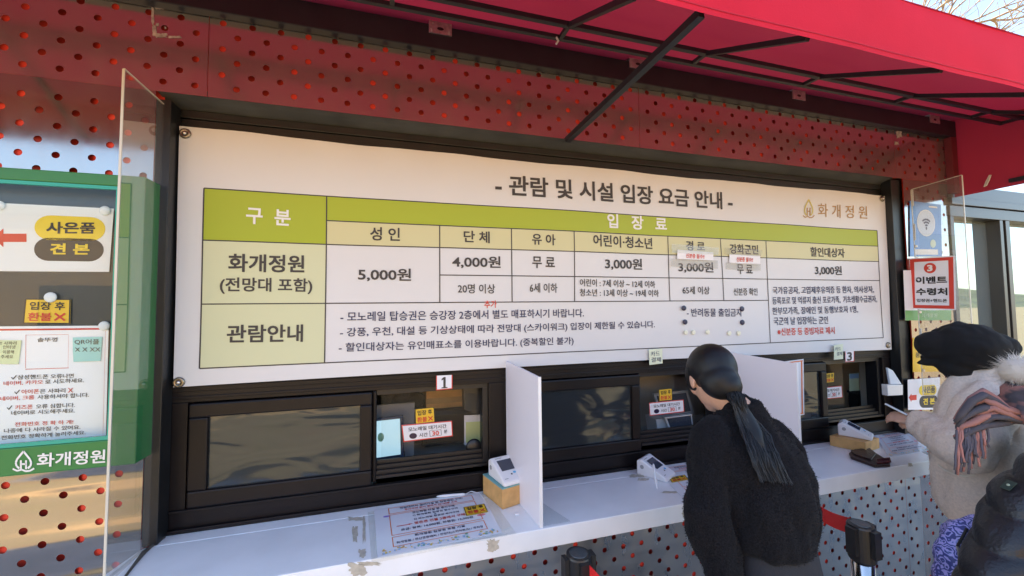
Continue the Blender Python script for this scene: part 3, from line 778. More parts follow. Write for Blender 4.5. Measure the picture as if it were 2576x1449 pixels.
def magnet(name, x_, y_, rpx, m_, label, group):
    c = onY(x_, y_, -.0215); r_ = rpx / 985 * ((c - CX).dot(cf)); bm = BM()
    mt = Matrix.Translation(c) @ Matrix.Rotation(R(90), 4, 'X')
    prof = [(r_, -.0), (r_, .003), (r_ * .9, .005), (r_ * .5, .006)]
    rings = [[bm.verts.new(mt @ Vector((rr * math.cos(2 * math.pi * k / 20), rr * math.sin(2 * math.pi * k / 20), zz))) for k in range(20)] for rr, zz in prof]
    for i in range(3):
        for k in range(20): bm.faces.new((rings[i][k], rings[i][(k + 1) % 20], rings[i + 1][(k + 1) % 20], rings[i + 1][k]))
    bm.faces.new(rings[0]); bm.faces.new(rings[-1])
    return tag(obj(name, bm, m_, smooth=False, loc=tuple(c)), label, 'magnet', group)
MAG_N = mat('navy_magnet', (0.02, 0.02, 0.06), 0.3); MAG_W = mat('cream_magnet', (0.78, 0.77, 0.6), 0.35); MAG_WW = mat('white_magnet', (0.8, 0.82, 0.85), 0.3)
for (x_, y_), l in zip(((1720, 775), (1866, 777), (1723, 810), (1867, 811)), ('upper left', 'upper right', 'lower left', 'lower right')):
    magnet('round_magnet', x_, y_, 6.5, MAG_N, 'navy round magnet, %s of the four around the pet ban line' % l, 'navy magnets on the banner')
for (x_, y_), l in zip(((1725, 836), (1744, 836), (1780, 835), (1834, 838), (1858, 838)), ('first from the left', 'second from the left', 'middle one, standing alone', 'fourth from the left', 'rightmost')):
    magnet('round_magnet', x_, y_, 5.8, MAG_W, 'cream round magnet low on the banner, %s' % l, 'cream magnets on the banner')
POSTIT = mat('post_it_pale', (0.72, 0.76, 0.55), 0.7)
def postit(label, c, lines, h, Y):
    o, p, q, fn = pxsheet('sticky_note', label, 'sticky note', c, Y, POSTIT, curl=.002, group='sticky notes saying card payment')
    for b, xl, xr, yy in lines: ptext(p, q, b, xl, yy, xr, yy - 1, h, INK_BLUE, -.008)
    p.build('lettering', o)
postit('pale green sticky note under the banner above the middle window', [(1632, 879), (1666, 877), (1667, 914), (1633, 918)], [('카드', 1636, 1659, 890), ('결제', 1637, 1662, 905)], 12, -.024)
postit('pale green sticky note on the frame beside the number 3', [(2097, 868), (2121, 865), (2121, 903), (2097, 905)], [('카드', 2099, 2114, 878), ('결제', 2103, 2118, 890)], 9, -.024)
def numsign(label, c, t_, box_, hpx):
    o, p, q, fn = pxsheet('number_sign', label, 'sign', c, -.008, PAPER_GLOSS, group='window number signs')
    w = .045 / fn.w * .1
    e = .0035
    p.grid(0, 0, 1, e / fn.h, INK_RED, p.d); p.grid(0, 0, e / fn.w, 1, INK_RED, p.d + .0001); p.grid(1 - e / fn.w, 0, 1, 1, INK_RED, p.d + .0001)
    if t_: ptext(p, q, t_, *box_, hpx, INK, .04)
    else:
        p.poly([(.44, .1), (.58, .1), (.58, .88), (.47, .88), (.33, .76), (.33, .64), (.44, .72)], INK, p.d + .0006); p.poly([(.33, .1), (.44, .1), (.44, .17), (.33, .17)], INK, p.d + .0006); p.poly([(.58, .1), (.69, .1), (.69, .17), (.58, .17)], INK, p.d + .0006)
    p.build('lettering', o)
numsign('white sign with a big 1 over the left serving window', [(1097, 945), (1138, 943), (1138, 978), (1097, 982)], None, None, 29)
numsign('small white sign with a 3 over the right serving window', [(2125, 883), (2148, 881), (2148, 909), (2126, 911)], '3', (2130, 897, 2142, 896), 22)

# ================================================================== NOTICES IN THE SERVING WINDOWS
def no_refund(label, c, Y=None, fn=None, border=True):
    if fn is None: fn = quadmap(*[onY(x_, y_, Y) for x_, y_ in c])
    o, p = sheet('refund_notice', label, 'notice', fn, YELLOW_P, group='yellow no refund notices')
    e = .03
    for a in ((0, 0, 1, e), (0, 1 - e, 1, 1), (0, e, e, 1 - e), (1 - e, e, 1, 1 - e)): p.grid(*a, INK_BLACK, p.d)
    p.text('입장 후', .12, .88, .72, .34, INK_BLACK, .03); p.text('환불', .1, .6, .27, .34, INK_RED, .03)
    xmark(p, .78, .27, .13, .17, INK_RED); p.build('lettering', o)
def xmark(p, u, v, a, b, m_):
    for s in (1, -1):
        t_ = .28
        pts = [(u - a, v - s * b * (1 - t_)), (u - a * (1 - t_), v - s * b), (u + a, v + s * b * (1 - t_)), (u + a * (1 - t_), v + s * b)]
        p.poly(pts if s > 0 else pts[::-1], m_, p.d + .0008 + .0002 * (s > 0))
def wait_sign(label, c, Y):
    fn = quadmap(*[onY(x_, y_, Y) for x_, y_ in c])
    o, p = sheet('wait_time_notice', label, 'notice', fn, PAPER, group='monorail waiting time notices')
    eu, ev = .018, .06
    for a in ((0, 0, 1, ev), (0, 1 - ev, 1, 1), (0, ev, eu, 1 - ev), (1 - eu, ev, 1, 1 - ev)): p.grid(*a, INK_RED, p.d)
    p.text('모노레일 대기시간', .12, .88, .7, .25, INK, .02); p.text('시간', .32, .49, .3, .24, INK, .02); p.text('30', .58, .72, .32, .27, INK_RED, .03); p.text('분', .82, .89, .36, .22, INK, .02)
    e = .012
    for a in ((.53, .14, .77, .16), (.53, .49, .77, .51), (.53, .16, .54, .49), (.76, .16, .77, .49)): p.grid(*a, INK_BLUE, p.d)
    p.disc(.2, .3, .075, .17, mat('dark_dot', (.03, .015, .05), .3), p.d + .0005)
    p.build('lettering', o)
no_refund('yellow no refund notice on the clear screen of window 1', [(1044, 1029), (1092, 1024), (1094, 1061), (1045, 1067)], .095)
wait_sign('red framed monorail waiting time notice on the clear screen of window 1', [(1010, 1069), (1137, 1058), (1139, 1097), (1015, 1112)], .09)
no_refund('yellow no refund notice on the clear screen of the middle window', [(1657, 980), (1690, 977), (1691, 1006), (1658, 1009)], .095)
wait_sign('monorail waiting time notice left of the woman in black at the middle window', [(1632, 1013), (1719, 1005), (1721, 1036), (1634, 1046)], .09)
no_refund('faded yellow no refund notice inside window 3', [(2073, 940), (2098, 937), (2098, 961), (2073, 964)], .095)
wait_sign('monorail waiting time notice inside window 3', [(2054, 976), (2117, 970), (2119, 1000), (2056, 1006)], .09)
# a notice on the fixed pane of window 3, mostly behind the partition
fn = quadmap(*[onY(x_, y_, -.004) for x_, y_ in ((1950, 912), (2021, 903), (2023, 1043), (1950, 1055))])
o, p = sheet('paper_notice', 'white notice with an orange edge peeping out behind the right partition', 'notice', fn, PAPER)
for a in ((.03, .02, .97, .04), (.03, .96, .97, .98), (.9, .04, .95, .96)): p.grid(*a, INK_ORANGE, p.d)
p.build('border', o)

# ------------------------------------------------------------------ inside the windows
def clear_screen(x0, x1, z1, label):
    t_ = thing('counter_screen', label, 'screen', ((x0 + x1) / 2, .1, .84), 'clear screens inside the windows')
    bm = BM(); box(bm, x0, x1, .100, .104, .84, z1); obj('clear_sheet', bm, glass_mat('inner_screen', (.97, .97, .97), .5, haze=.008), t_)
    
    for xf in (x0, x1 - .05): bm = BM(); box(bm, xf, xf + .05, .095, .15, .8405, .846); obj('foot', bm, CLEAR_E, t_)
clear_screen(.70, 1.12, 1.255, 'clear plastic screen inside window 1'); clear_screen(1.94, 2.36, 1.22, 'clear plastic screen inside the middle window'); clear_screen(3.15, 3.42, 1.25, 'clear plastic screen inside window 3')
# tablet till on a grey backboard, window 1
t_ = thing('till_monitor', 'till with a pale blue touch screen behind window 1', 'till', (.75, .2, .84))
bm = BM(); prism(bm, [onY(x_, y_, .20) for x_, y_ in ((918, 1057), (1014, 1046), (1017, 1156), (918, 1172))], (0, .02, 0)); obj('bezel', bm, mat('navy_bezel', (.02, .04, .09), .3), t_, bevel=.003)
bm = BM(); bm.faces.new([bm.verts.new(onY(x_, y_, .198)) for x_, y_ in ((924, 1062), (1006, 1053), (1008, 1143), (924, 1155))][::-1]); dsp = obj('display', bm, mat('pale_screen', (0.35, 0.5, 0.55), .2, emit=((0.42, 0.68, 0.8), .2)), t_)
bm = BM(); ellipsoid(bm, onY(958, 1100, .1975), .014, .0006, .02, seg=14, rings=8); obj('screen_picture', bm, mat('screen_mint', (.2, .5, .4), .4), dsp)
bm = BM(); box(bm, .70, .80, .23, .30, .84, .92); obj('stand', bm, BLACK_PL, t_)
t_ = thing('grey_backboard', 'pale grey upright board behind the till of window 1', 'board', (.76, .3, .84))
bm = BM(); prism(bm, [onY(x_, y_, .30) for x_, y_ in ((920, 1022), (1043, 1013), (1041, 1150), (920, 1172))], (0, .015, 0)); obj('board', bm, GREY_PL, t_)
t_ = thing('loudspeaker', 'small black loudspeaker hung in the corner of window 1', 'loudspeaker', onY(1198, 1035, .13))
bm = BM(); prism(bm, [onY(x_, y_, .12) for x_, y_ in ((1166, 975), (1222, 975), (1222, 1042), (1200, 1044), (1168, 1030))], (0, .06, 0)); obj('cabinet', bm, BLACK_PL, t_, bevel=.004)
bm = BM(); prism(bm, [onY(x_, y_, .118) for x_, y_ in ((1173, 990), (1216, 990), (1216, 1032), (1173, 1028))], (0, .001, 0)); obj('grille', bm, mat('speaker_cloth', (.025, .025, .025), .9), t_)
t_ = thing('desk_microphone', 'round black desk microphone with a cord at window 1', 'microphone', (1.09, .11, .93))
c = onY(1192, 1124, .085); bm = BM(); ellipsoid(bm, c, .036, .014, .036); obj('head', bm, BLACK_PL, t_, smooth=True)
bm = BM(); tube(bm, [c + Vector((-.02, 0, -.03)), c + Vector((-.05, -.01, -.045)), c + Vector((0, -.02, -.05)), c + Vector((.045, -.02, -.02)), c + Vector((.06, -.02, -.05))], .003, 6); obj('cord', bm, BLACK_PL, t_)
bm = BM(); lathe(bm, (c.x, c.y + .01, .84), [(.05, 0), (.05, .012), (.01, .016), (.008, c.z - .84 - .02)], 16); obj('stand', bm, BLACK_PL, t_)
t_ = thing('clipboard', 'pale green sheet on a white card standing behind the microphone', 'clipboard', onY(1195, 1120, .19))
bm = BM(); prism(bm, [onY(x_, y_, .19) for x_, y_ in ((1168, 1045), (1219, 1043), (1219, 1118), (1168, 1120))], (0, .006, 0)); obj('card', bm, PAPER, t_)
bm = BM(); prism(bm, [onY(x_, y_, .188) for x_, y_ in ((1172, 1062), (1216, 1060), (1216, 1112), (1172, 1114))], (0, .001, 0)); obj('sheet', bm, mat('pale_green_sheet', (.6, .68, .3), .6), t_)
t_ = thing('cardboard_carton', 'brown cardboard carton stacked inside window 1', 'carton', (1.05, .62, 1.0))
cq = [onY(x_, y_, .5) for x_, y_ in ((1072, 975), (1235, 965), (1235, 1066), (1072, 1076))]
bm = BM(); prism(bm, cq, (0, .3, 0)); obj('carton', bm, mat('cardboard', (.80, .50, .22), .8, var=.15, vscale=12), t_, bevel=.004)
bm = BM(); prism(bm, [Vector((q.x, .4985, z)) for q, z in ((cq[0], cq[0].z - .06), (cq[1], cq[0].z - .06), (cq[1], cq[0].z - .09), (cq[0], cq[0].z - .09))], (0, .001, 0)); obj('packing_tape', bm, mat('packing_tape', (.55, .36, .16), .3), t_)
t_ = thing('storage_bag', 'dark bundle piled at the upper left inside window 1', 'bag', onY(1000, 1000, .62))
bm = BM()
for x_, y_, r_ in ((960, 1000, .07), (1005, 1002, .06), (1040, 1005, .055), (930, 1004, .06)): ellipsoid(bm, onY(x_, y_, .62), r_ * 1.3, r_, r_ * .8, seg=14, rings=10)
obj('bundle', bm, mat('dark_cloth', (.05, .055, .06), .8, var=.5, vscale=20), t_, smooth=True)
t_ = thing('office_chair', 'black office chair behind window 1', 'chair', (1.0, .5, .3))
bm = BM(); box(bm, .88, 1.25, .46, .52, .86, 1.06); obj('backrest', bm, BLACK_PL, t_, bevel=.03)
bm = BM(); box(bm, .86, 1.27, .55, .95, .72, .8); obj('seat', bm, BLACK_PL, t_, bevel=.03)
bm = BM(); tube(bm, [(1.06, .75, .3), (1.06, .75, .72)], .03); obj('column', bm, BLACK_PL, t_)
# middle window: white till with tilted screen
t_ = thing('till_terminal', 'white till with a tilted dark screen behind the middle window', 'till', (2.1, .3, .84))
bm = BM(); prism(bm, [onY(x_, y_, .2) for x_, y_ in ((1650, 1055), (1672, 1052), (1690, 1110), (1660, 1115))], (0, .1, 0)); obj('stand', bm, WHITE_PL, t_)
bm = BM(); prism(bm, [onY(x_, y_, .17) for x_, y_ in ((1672, 1050), (1740, 1042), (1745, 1085), (1690, 1095))], (0, .02, 0)); obj('bezel', bm, WHITE_PL, t_)
bm = BM(); prism(bm, [onY(x_, y_, .168) for x_, y_ in ((1678, 1053), (1738, 1045), (1742, 1080), (1692, 1090))], (0, .001, 0)); obj('display', bm, SCREEN_D, t_)
t_ = thing('customer_display', 'second monitor leaning behind the notices of the middle window', 'monitor', (2.1, .35, .84))
bm = BM(); prism(bm, [onY(x_, y_, .3) for x_, y_ in ((1645, 990), (1730, 982), (1745, 1040), (1660, 1050))], (0, .02, 0)); obj('bezel', bm, mat('silver_plastic', (.45, .45, .45), .4), t_)
bm = BM(); prism(bm, [onY(x_, y_, .298) for x_, y_ in ((1652, 996), (1726, 988), (1738, 1034), (1664, 1044))], (0, .001, 0)); obj('display', bm, SCREEN_D, t_)
t_ = thing('wall_board', 'pale board standing at the back of the middle window', 'board', (2.2, .5, .84))
bm = BM(); box(bm, 1.95, 2.5, .5, .52, .84, 1.19); obj('board', bm, mat('pale_board', (.5, .47, .42), .7), t_)
# window 3 inside
t_ = thing('grey_cabinet', 'grey cabinet standing inside window 3', 'cabinet', (3.5, .45, .84))
bm = BM(); box(bm, 3.32, 3.56, .42, .6, .84, 1.30); obj('body', bm, mat('cabinet_grey', (.3, .34, .36), .5), t_)
bm = BM(); box(bm, 3.44, 3.53, .417, .4198, .9, 1.1); obj('door', bm, mat('cabinet_door', (.1, .12, .13), .5), t_)
t_ = thing('wall_notice', 'pale green and blue card hung inside window 3', 'notice', onY(2147, 970, .2))
bm = BM(); prism(bm, [onY(x_, y_, .2) for x_, y_ in ((2137, 940), (2161, 938), (2162, 982), (2138, 984))], (0, .003, 0)); obj('card', bm, mat('card_green', (.6, .72, .5), .6), t_)
bm = BM(); prism(bm, [onY(x_, y_, .1985) for x_, y_ in ((2137.5, 941), (2160.5, 939), (2160.5, 951), (2137.5, 953))], (0, .001, 0)); obj('heading', bm, mat('card_blue', (.3, .5, .75), .6), t_)
t_ = thing('black_bin', 'small black box on the desk inside window 3', 'box', onY(2165, 1020, .25))
bm = BM(); prism(bm, [onY(x_, y_, .25) for x_, y_ in ((2158, 990), (2184, 988), (2182, 1035), (2160, 1037))], (0, .06, 0)); obj('body', bm, BLACK_PL, t_, bevel=.004)
bm = BM(); prism(bm, [onY(x_, y_, .247) for x_, y_ in ((2157, 986), (2185, 984), (2185, 990), (2157, 992))], (0, .066, 0)); obj('lid', bm, mat('bin_lid', (.05, .06, .06), .4), t_)

# ================================================================== PARTITIONS AND SCREENS
def partition(label, tb, tf, bot=CT):
    t_ = thing('partition', label, 'partition', ((tb.x + tf.x) / 2, -.17, bot), 'white partitions on the counter')
    bm = BM()
    n = Vector((tf.y - tb.y, -(tf.x - tb.x), 0)).normalized() * .010
    if n.x < 0: n = -n
    prism(bm, [(tb.x, tb.y, bot), (tf.x, tf.y, bot), (tf.x, tf.y, tf.z), (tb.x, tb.y, tb.z)], n); obj('board', bm, WHITE_BOARD, t_, bevel=.001)
    bm = BM()
    n2 = n.normalized()
    d = (tf - tb); d.z = 0; d.normalize(); f = Vector((tf.x, tf.y, 0)) + d * .0003 - n * .1
    prism(bm, [f + Vector((0, 0, bot)), f + n * 1.2 + Vector((0, 0, bot)), f + n * 1.2 + Vector((0, 0, tf.z + .001)), f + Vector((0, 0, tf.z + .001))], d * .004); obj('edge_trim', bm, mat('white_trim', (.85, .85, .86), .3), t_)
    bm = BM(); a = Vector((tb.x, tb.y, bot + .0015)); b = Vector((tf.x, tf.y, bot + .0015))
    prism(bm, [a + n * 1.05, b + n * 1.05, b + n * 1.05 + Vector((.11, -0.0, 0)), a + n * 1.05 + Vector((.04, 0, 0))], (0, 0, .002)); obj('foot', bm, glass_mat('clear_foot', (.97, .975, .97), 1.2), t_)
    return t_
partition('white partition board between window 1 and the middle window', onY(1272, 908, -.012), onY(1353, 949, -.335))
partition('white partition board to the right of the woman in black', onY(1830, 885, -.012), onY(2002, 915, -.335))
def acrylic(label, X0, X1, yb, yf, ztb, ztf, zb, ties):
    t_ = thing('acrylic_screen', label, 'screen', ((X0 + X1) / 2, (yb + yf) / 2, zb), 'clear acrylic side screens')
    bm = BM(); prism(bm, [(X0, yb, zb), (X1, yf, zb), (X1, yf, ztf), (X0, yb, ztb)], (.004, 0, 0)); obj('clear_sheet', bm, CLEAR, t_)
    bm = BM(); bar(bm, (X1 + .002, yf - .002, zb), (X1 + .002, yf - .002, ztf), .006, .003, up=(0, 1, 0)); bar(bm, (X0 + .002, yb + .002, zb), (X0 + .002, yb + .002, ztb), .006, .003, up=(0, 1, 0)); bar(bm, (X0 + .002, yb, ztb + .002), (X1 + .002, yf, ztf + .002), .005, .003)
    obj('polished_edge', bm, CLEAR_E, t_)
    for z in ties:
        bm = BM(); lathe(bm, (X0, yb - .006, z), [(.004, -.008), (.008, -.006), (.008, .006), (.004, .008)], 10); tube(bm, [(X0 - .014, yb - .01, z), (X0 + .012, yb + .004, z)], .003, 6); obj('hinge_tie', bm, ZINC, t_)
    bm = BM()
    for k in range(5):
        z = zb + .15 + (ztb - zb) * (.12 + .17 * k); bar(bm, (X0 + .006, yb - .002, z), (X0 + .0065, yb - .002, z + .1), .006, .006, up=(0, 1, 0))
    obj('silicone', bm, mat('milky_silicone', (.6, .6, .6), .4), t_)
acrylic('clear acrylic side screen at the left end of the counter', -.033, -.033, -.005, -.262, 2.332, 2.337, CT + .004, (.99, 1.32, 1.62, 1.86))
acrylic('clear acrylic side screen at the right end of the counter behind the event sign', 3.802, 3.802, -.085, -.31, 2.302, 2.318, 1.05, (1.2, 1.55, 1.75, 1.95))

# ================================================================== THINGS ON THE COUNTER
def cz(x_, y_): return onZ(x_, y_, CT)
# payment terminal, built once at the origin (front towards -y)
def make_terminal(label, loc, rot):
    t_ = thing('card_terminal', label, 'card terminal', (0, 0, 0), 'card terminals')
    w, L, hb, hf = .052, .15, .074, .016
    bm = BM(); prism(bm, [(-w, -.008, .0), (-w, -L, .0), (-w, -L, hf), (-w, -.028, hb), (-w, -.008, hb - .012)], (2 * w, 0, 0)); obj('body', bm, WHITE_PL, t_, bevel=.006)
    s = Vector((0, -L + .028, hf - hb)).normalized(); n = Vector((0, s.z, -s.y)); n = n if n.z > 0 else -n
    def fp(u, v, d): return Vector((0, -.028, hb)) + s * v + Vector((u, 0, 0)) + n * d
    bm = BM(); bm.faces.new([bm.verts.new(fp(u, v, .0012)) for u, v in ((-.033, .078), (.033, .078), (.033, .022), (-.033, .022))]); obj('display', bm, SCREEN_D, t_)
    p = Print(lambda u, v, d: fp(u, -v, d)); p.disc(.016, -.094, .007, .005, mat('blue_key', (.1, .45, .75), .4), .0014); p.disc(0, -.1, .004, .004, INK, .0014)
    p.grid(-.034, -.013, -.005, -.010, GREY_PL, .0013); p.grid(-.04, -.119, -.024, -.116, GREY_PL, .0013); p.build('marking', t_)
    bm = BM(); mt = Matrix.Translation((-w - .0005, -.035, .04)) @ Matrix.Rotation(R(90), 4, 'Y'); bmesh.ops.create_cone(bm, cap_ends=True, segments=16, radius1=.009, radius2=.009, depth=.002, matrix=mt); obj('speaker_port', bm, GREY_PL, t_)
    t_.location = loc; t_.rotation_euler = (0, 0, rot)
    return t_
def make_block(label, A, B, C, h, felt):
    t_ = thing('wooden_block', label, 'wooden block', (B.x, B.y, CT), 'wooden blocks under the card terminals')
    D = A + (C - B)
    bm = BM(); prism(bm, [Vector((q.x, q.y, CT + .001)) for q in (A, B, C, D)], (0, 0, h)); obj('block', bm, WOOD, t_, bevel=.002)
    if felt:
        bm = BM(); prism(bm, [Vector((q.x, q.y, CT + h + .0015)) for q in (A, B, C, D)], (0, 0, .004)); obj('felt_pad', bm, FELT_T, t_)
    return (A + C) / 2, math.atan2((C - B).y, (C - B).x)
A, B, C_ = cz(1215, 1241), cz(1264, 1283), cz(1315, 1266)
mid, rot = make_block('pine block with a teal felt pad under the card terminal of window 1', A, B, C_, .075, True)
T1 = make_terminal('white card terminal on the felt padded pine block at window 1', Vector((mid.x, mid.y, CT + .081)) + Vector((0, .07, 0)), R(14))
A, B, C_ = cz(2088, 1121), cz(2178, 1140), cz(2213, 1128)
mid3, rot3 = make_block('long low pine block under the card terminal of window 3', A, B, C_, .055, False)
c2 = cz(1650, 1210)
T2 = copy_thing(T1, (c2.x + .0, c2.y + .12, CT + .001), R(30), 'white card terminal lying straight on the counter at the middle window', 'card terminals')
T3 = copy_thing(T1, (mid3.x - .015, mid3.y + .075, CT + .0565), R(28), 'white card terminal on the low pine block at window 3', 'card terminals')
# counter sheets
def counter_sheet(label, corners, full=True):
    fn = quadmap(*[onZ(x_, y_, CT + .001) for x_, y_ in corners])
    o, p = sheet('counter_notice', label, 'notice', fn, PAPER_GLOSS, group='laminated notices on the counter')
    def frame(u0, v0, u1, v1, m_, t=.007):
        ev = t * fn.w / fn.h
        for a in ((u0, v0, u1, v0 + ev), (u0, v1 - ev, u1, v1), (u0, v0 + ev, u0 + t, v1 - ev), (u1 - t, v0 + ev, u1, v1 - ev)): p.grid(*a, m_, p.d)
    frame(.12, .82, .9, .97, INK_ORANGE); frame(.12, .34, .9, .80, INK_ORANGE); frame(.12, .12, .9, .31, INK_ORANGE)
    p.text('전망대까지 걸어가실 분 입장권만 구매!', .22, .8, .925, .05, INK_BLUE, .012); p.text('추가구매 없이 걸어서 30~40분 소요', .26, .74, .865, .042, INK_RED, .015)
    p.text('모노레일 타실 분 추가구매', .32, .7, .765, .052, INK_BLUE, .012); p.text('1) 화개정원 입장권 필수구매', .32, .72, .69, .045, INK_BLUE, .01); p.text('+', .5, .52, .645, .03, INK_BLUE, .012); p.text('2) 모노레일 탑승권 추가구매', .32, .72, .60, .045, INK_BLUE, .01)
    p.text('맞은편 건물 2층에서 구매', .32, .76, .515, .058, INK_RED, .015); p.text('요금: 왕복: 14,000원, 하행권: 12,000원', .2, .82, .42, .05, INK_BLUE, .01)
    p.poly([(.17, .508), (.27, .508), (.27, .50), (.305, .516), (.27, .532), (.27, .522), (.17, .522)], INK_RED, p.d)
    p.text('화개정원 입장권 포함 시설', .3, .72, .265, .045, INK_BLUE, .012); p.text('화개정원 / 연산군유배지 / 전망대(스카이워크) / 주차장', .15, .87, .18, .05, INK_BLUE, .01)
    rr = random.Random(5)
    cols = [mat('print_leaf', (.2, .42, .3), .5), mat('print_flower', (.8, .6, .15), .5), mat('print_sky', (.3, .5, .7), .5), mat('print_soil', (.65, .4, .15), .5)]
    for k in range(70):
        u = .03 + .94 * rr.random(); v = .02 + .08 * rr.random(); p.disc(u, v, .006 + .008 * rr.random(), .006 + .014 * rr.random(), rr.choice(cols), p.d + .0001 * (k + 1) * .2, 7)
    p.disc(.1, .78, .03, .02, mat('print_violet', (.3, .2, .6), .5), p.d); p.disc(.9, .44, .04, .025, mat('print_pink', (.75, .25, .3), .5), p.d)
    p.build('lettering', o)
    return fn
f1 = counter_sheet('laminated notice lying on the counter below window 1', [(941, 1283), (1211, 1240), (1263, 1340), (950, 1403)])
no_refund('yellow no refund sticker on the counter notice below window 1', None, fn=quadmap(*[onZ(x_, y_, CT + .0045) for x_, y_ in ((1166, 1277), (1218, 1268), (1228, 1288), (1173, 1298))]))
counter_sheet('laminated notice half hidden by the woman in black', [(1650, 1180), (1830, 1152), (1880, 1222), (1725, 1262)])
no_refund('yellow no refund sticker on the notice half hidden by the woman in black', None, fn=quadmap(*[onZ(x_, y_, CT + .0045) for x_, y_ in ((1683, 1203), (1722, 1195), (1732, 1206), (1690, 1214))]))
counter_sheet('laminated notice at the right end of the counter beside the wallet', [(2200, 1095), (2276, 1083), (2345, 1132), (2236, 1150)])
# pale backing film round the window 1 notice
t_ = thing('film_sheet', 'clear plastic film under the counter notice of window 1', 'film', cz(1100, 1330))
bm = BM(); prism(bm, [onZ(x_, y_, CT + .0004) for x_, y_ in ((925, 1288), (1225, 1238), (1300, 1343), (935, 1418))], (0, 0, .0003)); obj('film', bm, glass_mat('thin_film', (.985, .985, .97), 1.2), t_)
# stylus pens
def pen(label, a, b, cordpts):
    t_ = thing('stylus_pen', label, 'pen', (a + b) / 2, 'stylus pens')
    d = (b - a); bm = BM(); tube(bm, [a, a + d * .08, a + d * .3, a + d * .92, b], [.001, .003, .0052, .0052, .003], 10); obj('barrel', bm, WHITE_PL, t_, smooth=True)
    if cordpts: bm = BM(); tube(bm, cordpts, .0014, 5); obj('cord', bm, WHITE_PL, t_)
a, b = onZ(1094, 1249, CT + .006), onZ(1170, 1243, CT + .007)
pen('white stylus pen with a cord lying above the window 1 notice', a, b, [b, onZ(1185, 1236, CT + .012), onZ(1205, 1240, CT + .014), onZ(1218, 1256, CT + .01)])
a, b = onZ(1653, 1230, CT + .006), cz(1648, 1180); b = Vector((a.x + .02, a.y + .05, CT + .09))
pen('white stylus pen standing against the middle card terminal', a, b, None)
# round white button
bm = BM(); lathe(bm, onZ(1301, 1293, CT + .001), [(.009, 0), (.009, .003), (.006, .0045)], 16); tag(obj('round_magnet', bm, MAG_WW), 'small round white magnet on the counter in front of the pine block', 'magnet')
# wallet
t_ = thing('wallet', 'dark brown leather wallet with a rounded snap flap lying open on the counter', 'wallet', cz(2190, 1165))
LEATH = mat('brown_leather', (.035, .016, .014), .35, var=.3, vscale=40, bump=.3, bscale=120); LEATH2 = mat('burgundy_leather', (.07, .008, .015), .25)
W = [cz(x_, y_) for x_, y_ in ((2136, 1146), (2150, 1136), (2190, 1137), (2240, 1168), (2240, 1176), (2200, 1178), (2140, 1156))]
bm = BM(); prism(bm, [v + Vector((0, 0, .002)) for v in W], (0, 0, .012)); obj('body', bm, LEATH, t_, bevel=.003)
bm = BM(); prism(bm, [cz(x_, y_) + Vector((0, 0, .0145)) for x_, y_ in ((2140, 1142), (2186, 1134), (2205, 1150), (2192, 1166), (2150, 1152))], (0, 0, .006)); fl = obj('flap', bm, LEATH, t_, bevel=.002)
bm = BM(); lathe(bm, cz(2178, 1141) + Vector((0, 0, .0205)), [(.004, 0), (.004, .002), (.002, .003)], 12); obj('snap', bm, mat('brass', (.6, .45, .2), .3, 1.0), fl)
bm = BM(); prism(bm, [cz(x_, y_) + Vector((0, 0, .0145)) for x_, y_ in ((2204, 1167), (2240, 1162), (2243, 1172), (2206, 1176))], (0, 0, .01)); obj('coin_pocket', bm, LEATH2, t_, bevel=.003)
# leaflet holder on the right post
t_ = thing('leaflet_holder', 'small clear holder with leaflets on the post right of window 3', 'holder', onY(2252, 995, -.1))
fn = quadmap(*[onY(x_, y_, -.1) for x_, y_ in ((2232, 968), (2272, 968), (2272, 994), (2234, 996))]); bm = BM()
prism(bm, [fn(0, 0), fn(1, 0), fn(1, 1), fn(0, 1)], (0, .03, 0)); obj('pocket', bm, mat('milky_acrylic', (.75, .75, .72), .3), t_, bevel=.003)
bm = BM(); prism(bm, [onY(x_, y_, -.09) for x_, y_ in ((2233, 925), (2246, 932), (2268, 966), (2240, 966))], (0, .01, 0)); obj('leaflet', bm, mat('leaflet_paper', (.6, .68, .75), .4), t_)

# ================================================================== NOTICE CABINET ON THE LEFT
YK = -.147
kio = thing('notice_cabinet', 'green glass fronted notice cabinet on the steel wall left of the windows', 'notice cabinet', (-.4, -.1, 1.11))
kx1, kz0, kz1, kx0 = -.029, 1.122, 2.045, -1.15
gx1 = onY(291, 800, YK).x; gz1 = onY(150, 459, YK).z; gz0 = onY(150, 1117, YK).z
bm = BM()
box(bm, gx1, kx1, YK, YP - .001, kz0, kz1); box(bm, kx0, gx1 - .0003, YK, YP - .001, gz1, kz1); box(bm, kx0, gx1 - .0003, YK, YP - .001, kz0, gz0); box(bm, kx0, -1.05, YK, YP - .001, gz0 + .0003, gz1 - .0003)
obj('case', bm, GREEN_P, kio, bevel=.003)
bm = BM(); box(bm, -1.05, gx1 - .0003, -.085, YP - .0012, gz0 + .0003, gz1 - .0003); obj('back_board', bm, mat('dark_board', (.03, .04, .05), .35), kio)
bm = BM()
e = .012
box(bm, -1.05, gx1 - .001, YK + .001, YK + .012, gz1 - e, gz1 - .001); box(bm, -1.05, gx1 - .001, YK + .001, YK + .012, gz0 + .001, gz0 + e); box(bm, gx1 - e, gx1 - .001, YK + .0012, YK + .0118, gz0 + e + .0003, gz1 - e - .0003)
obj('glass_edge', bm, TEAL_EDGE, kio)
bm = BM(); box(bm, -1.05, gx1 - e - .0005, YK + .004, YK + .009, gz0 + e + .0005, gz1 - e - .0005); obj('glass_door', bm, glass_mat('cabinet_glass', (.96, .985, .98), 1.0), kio)
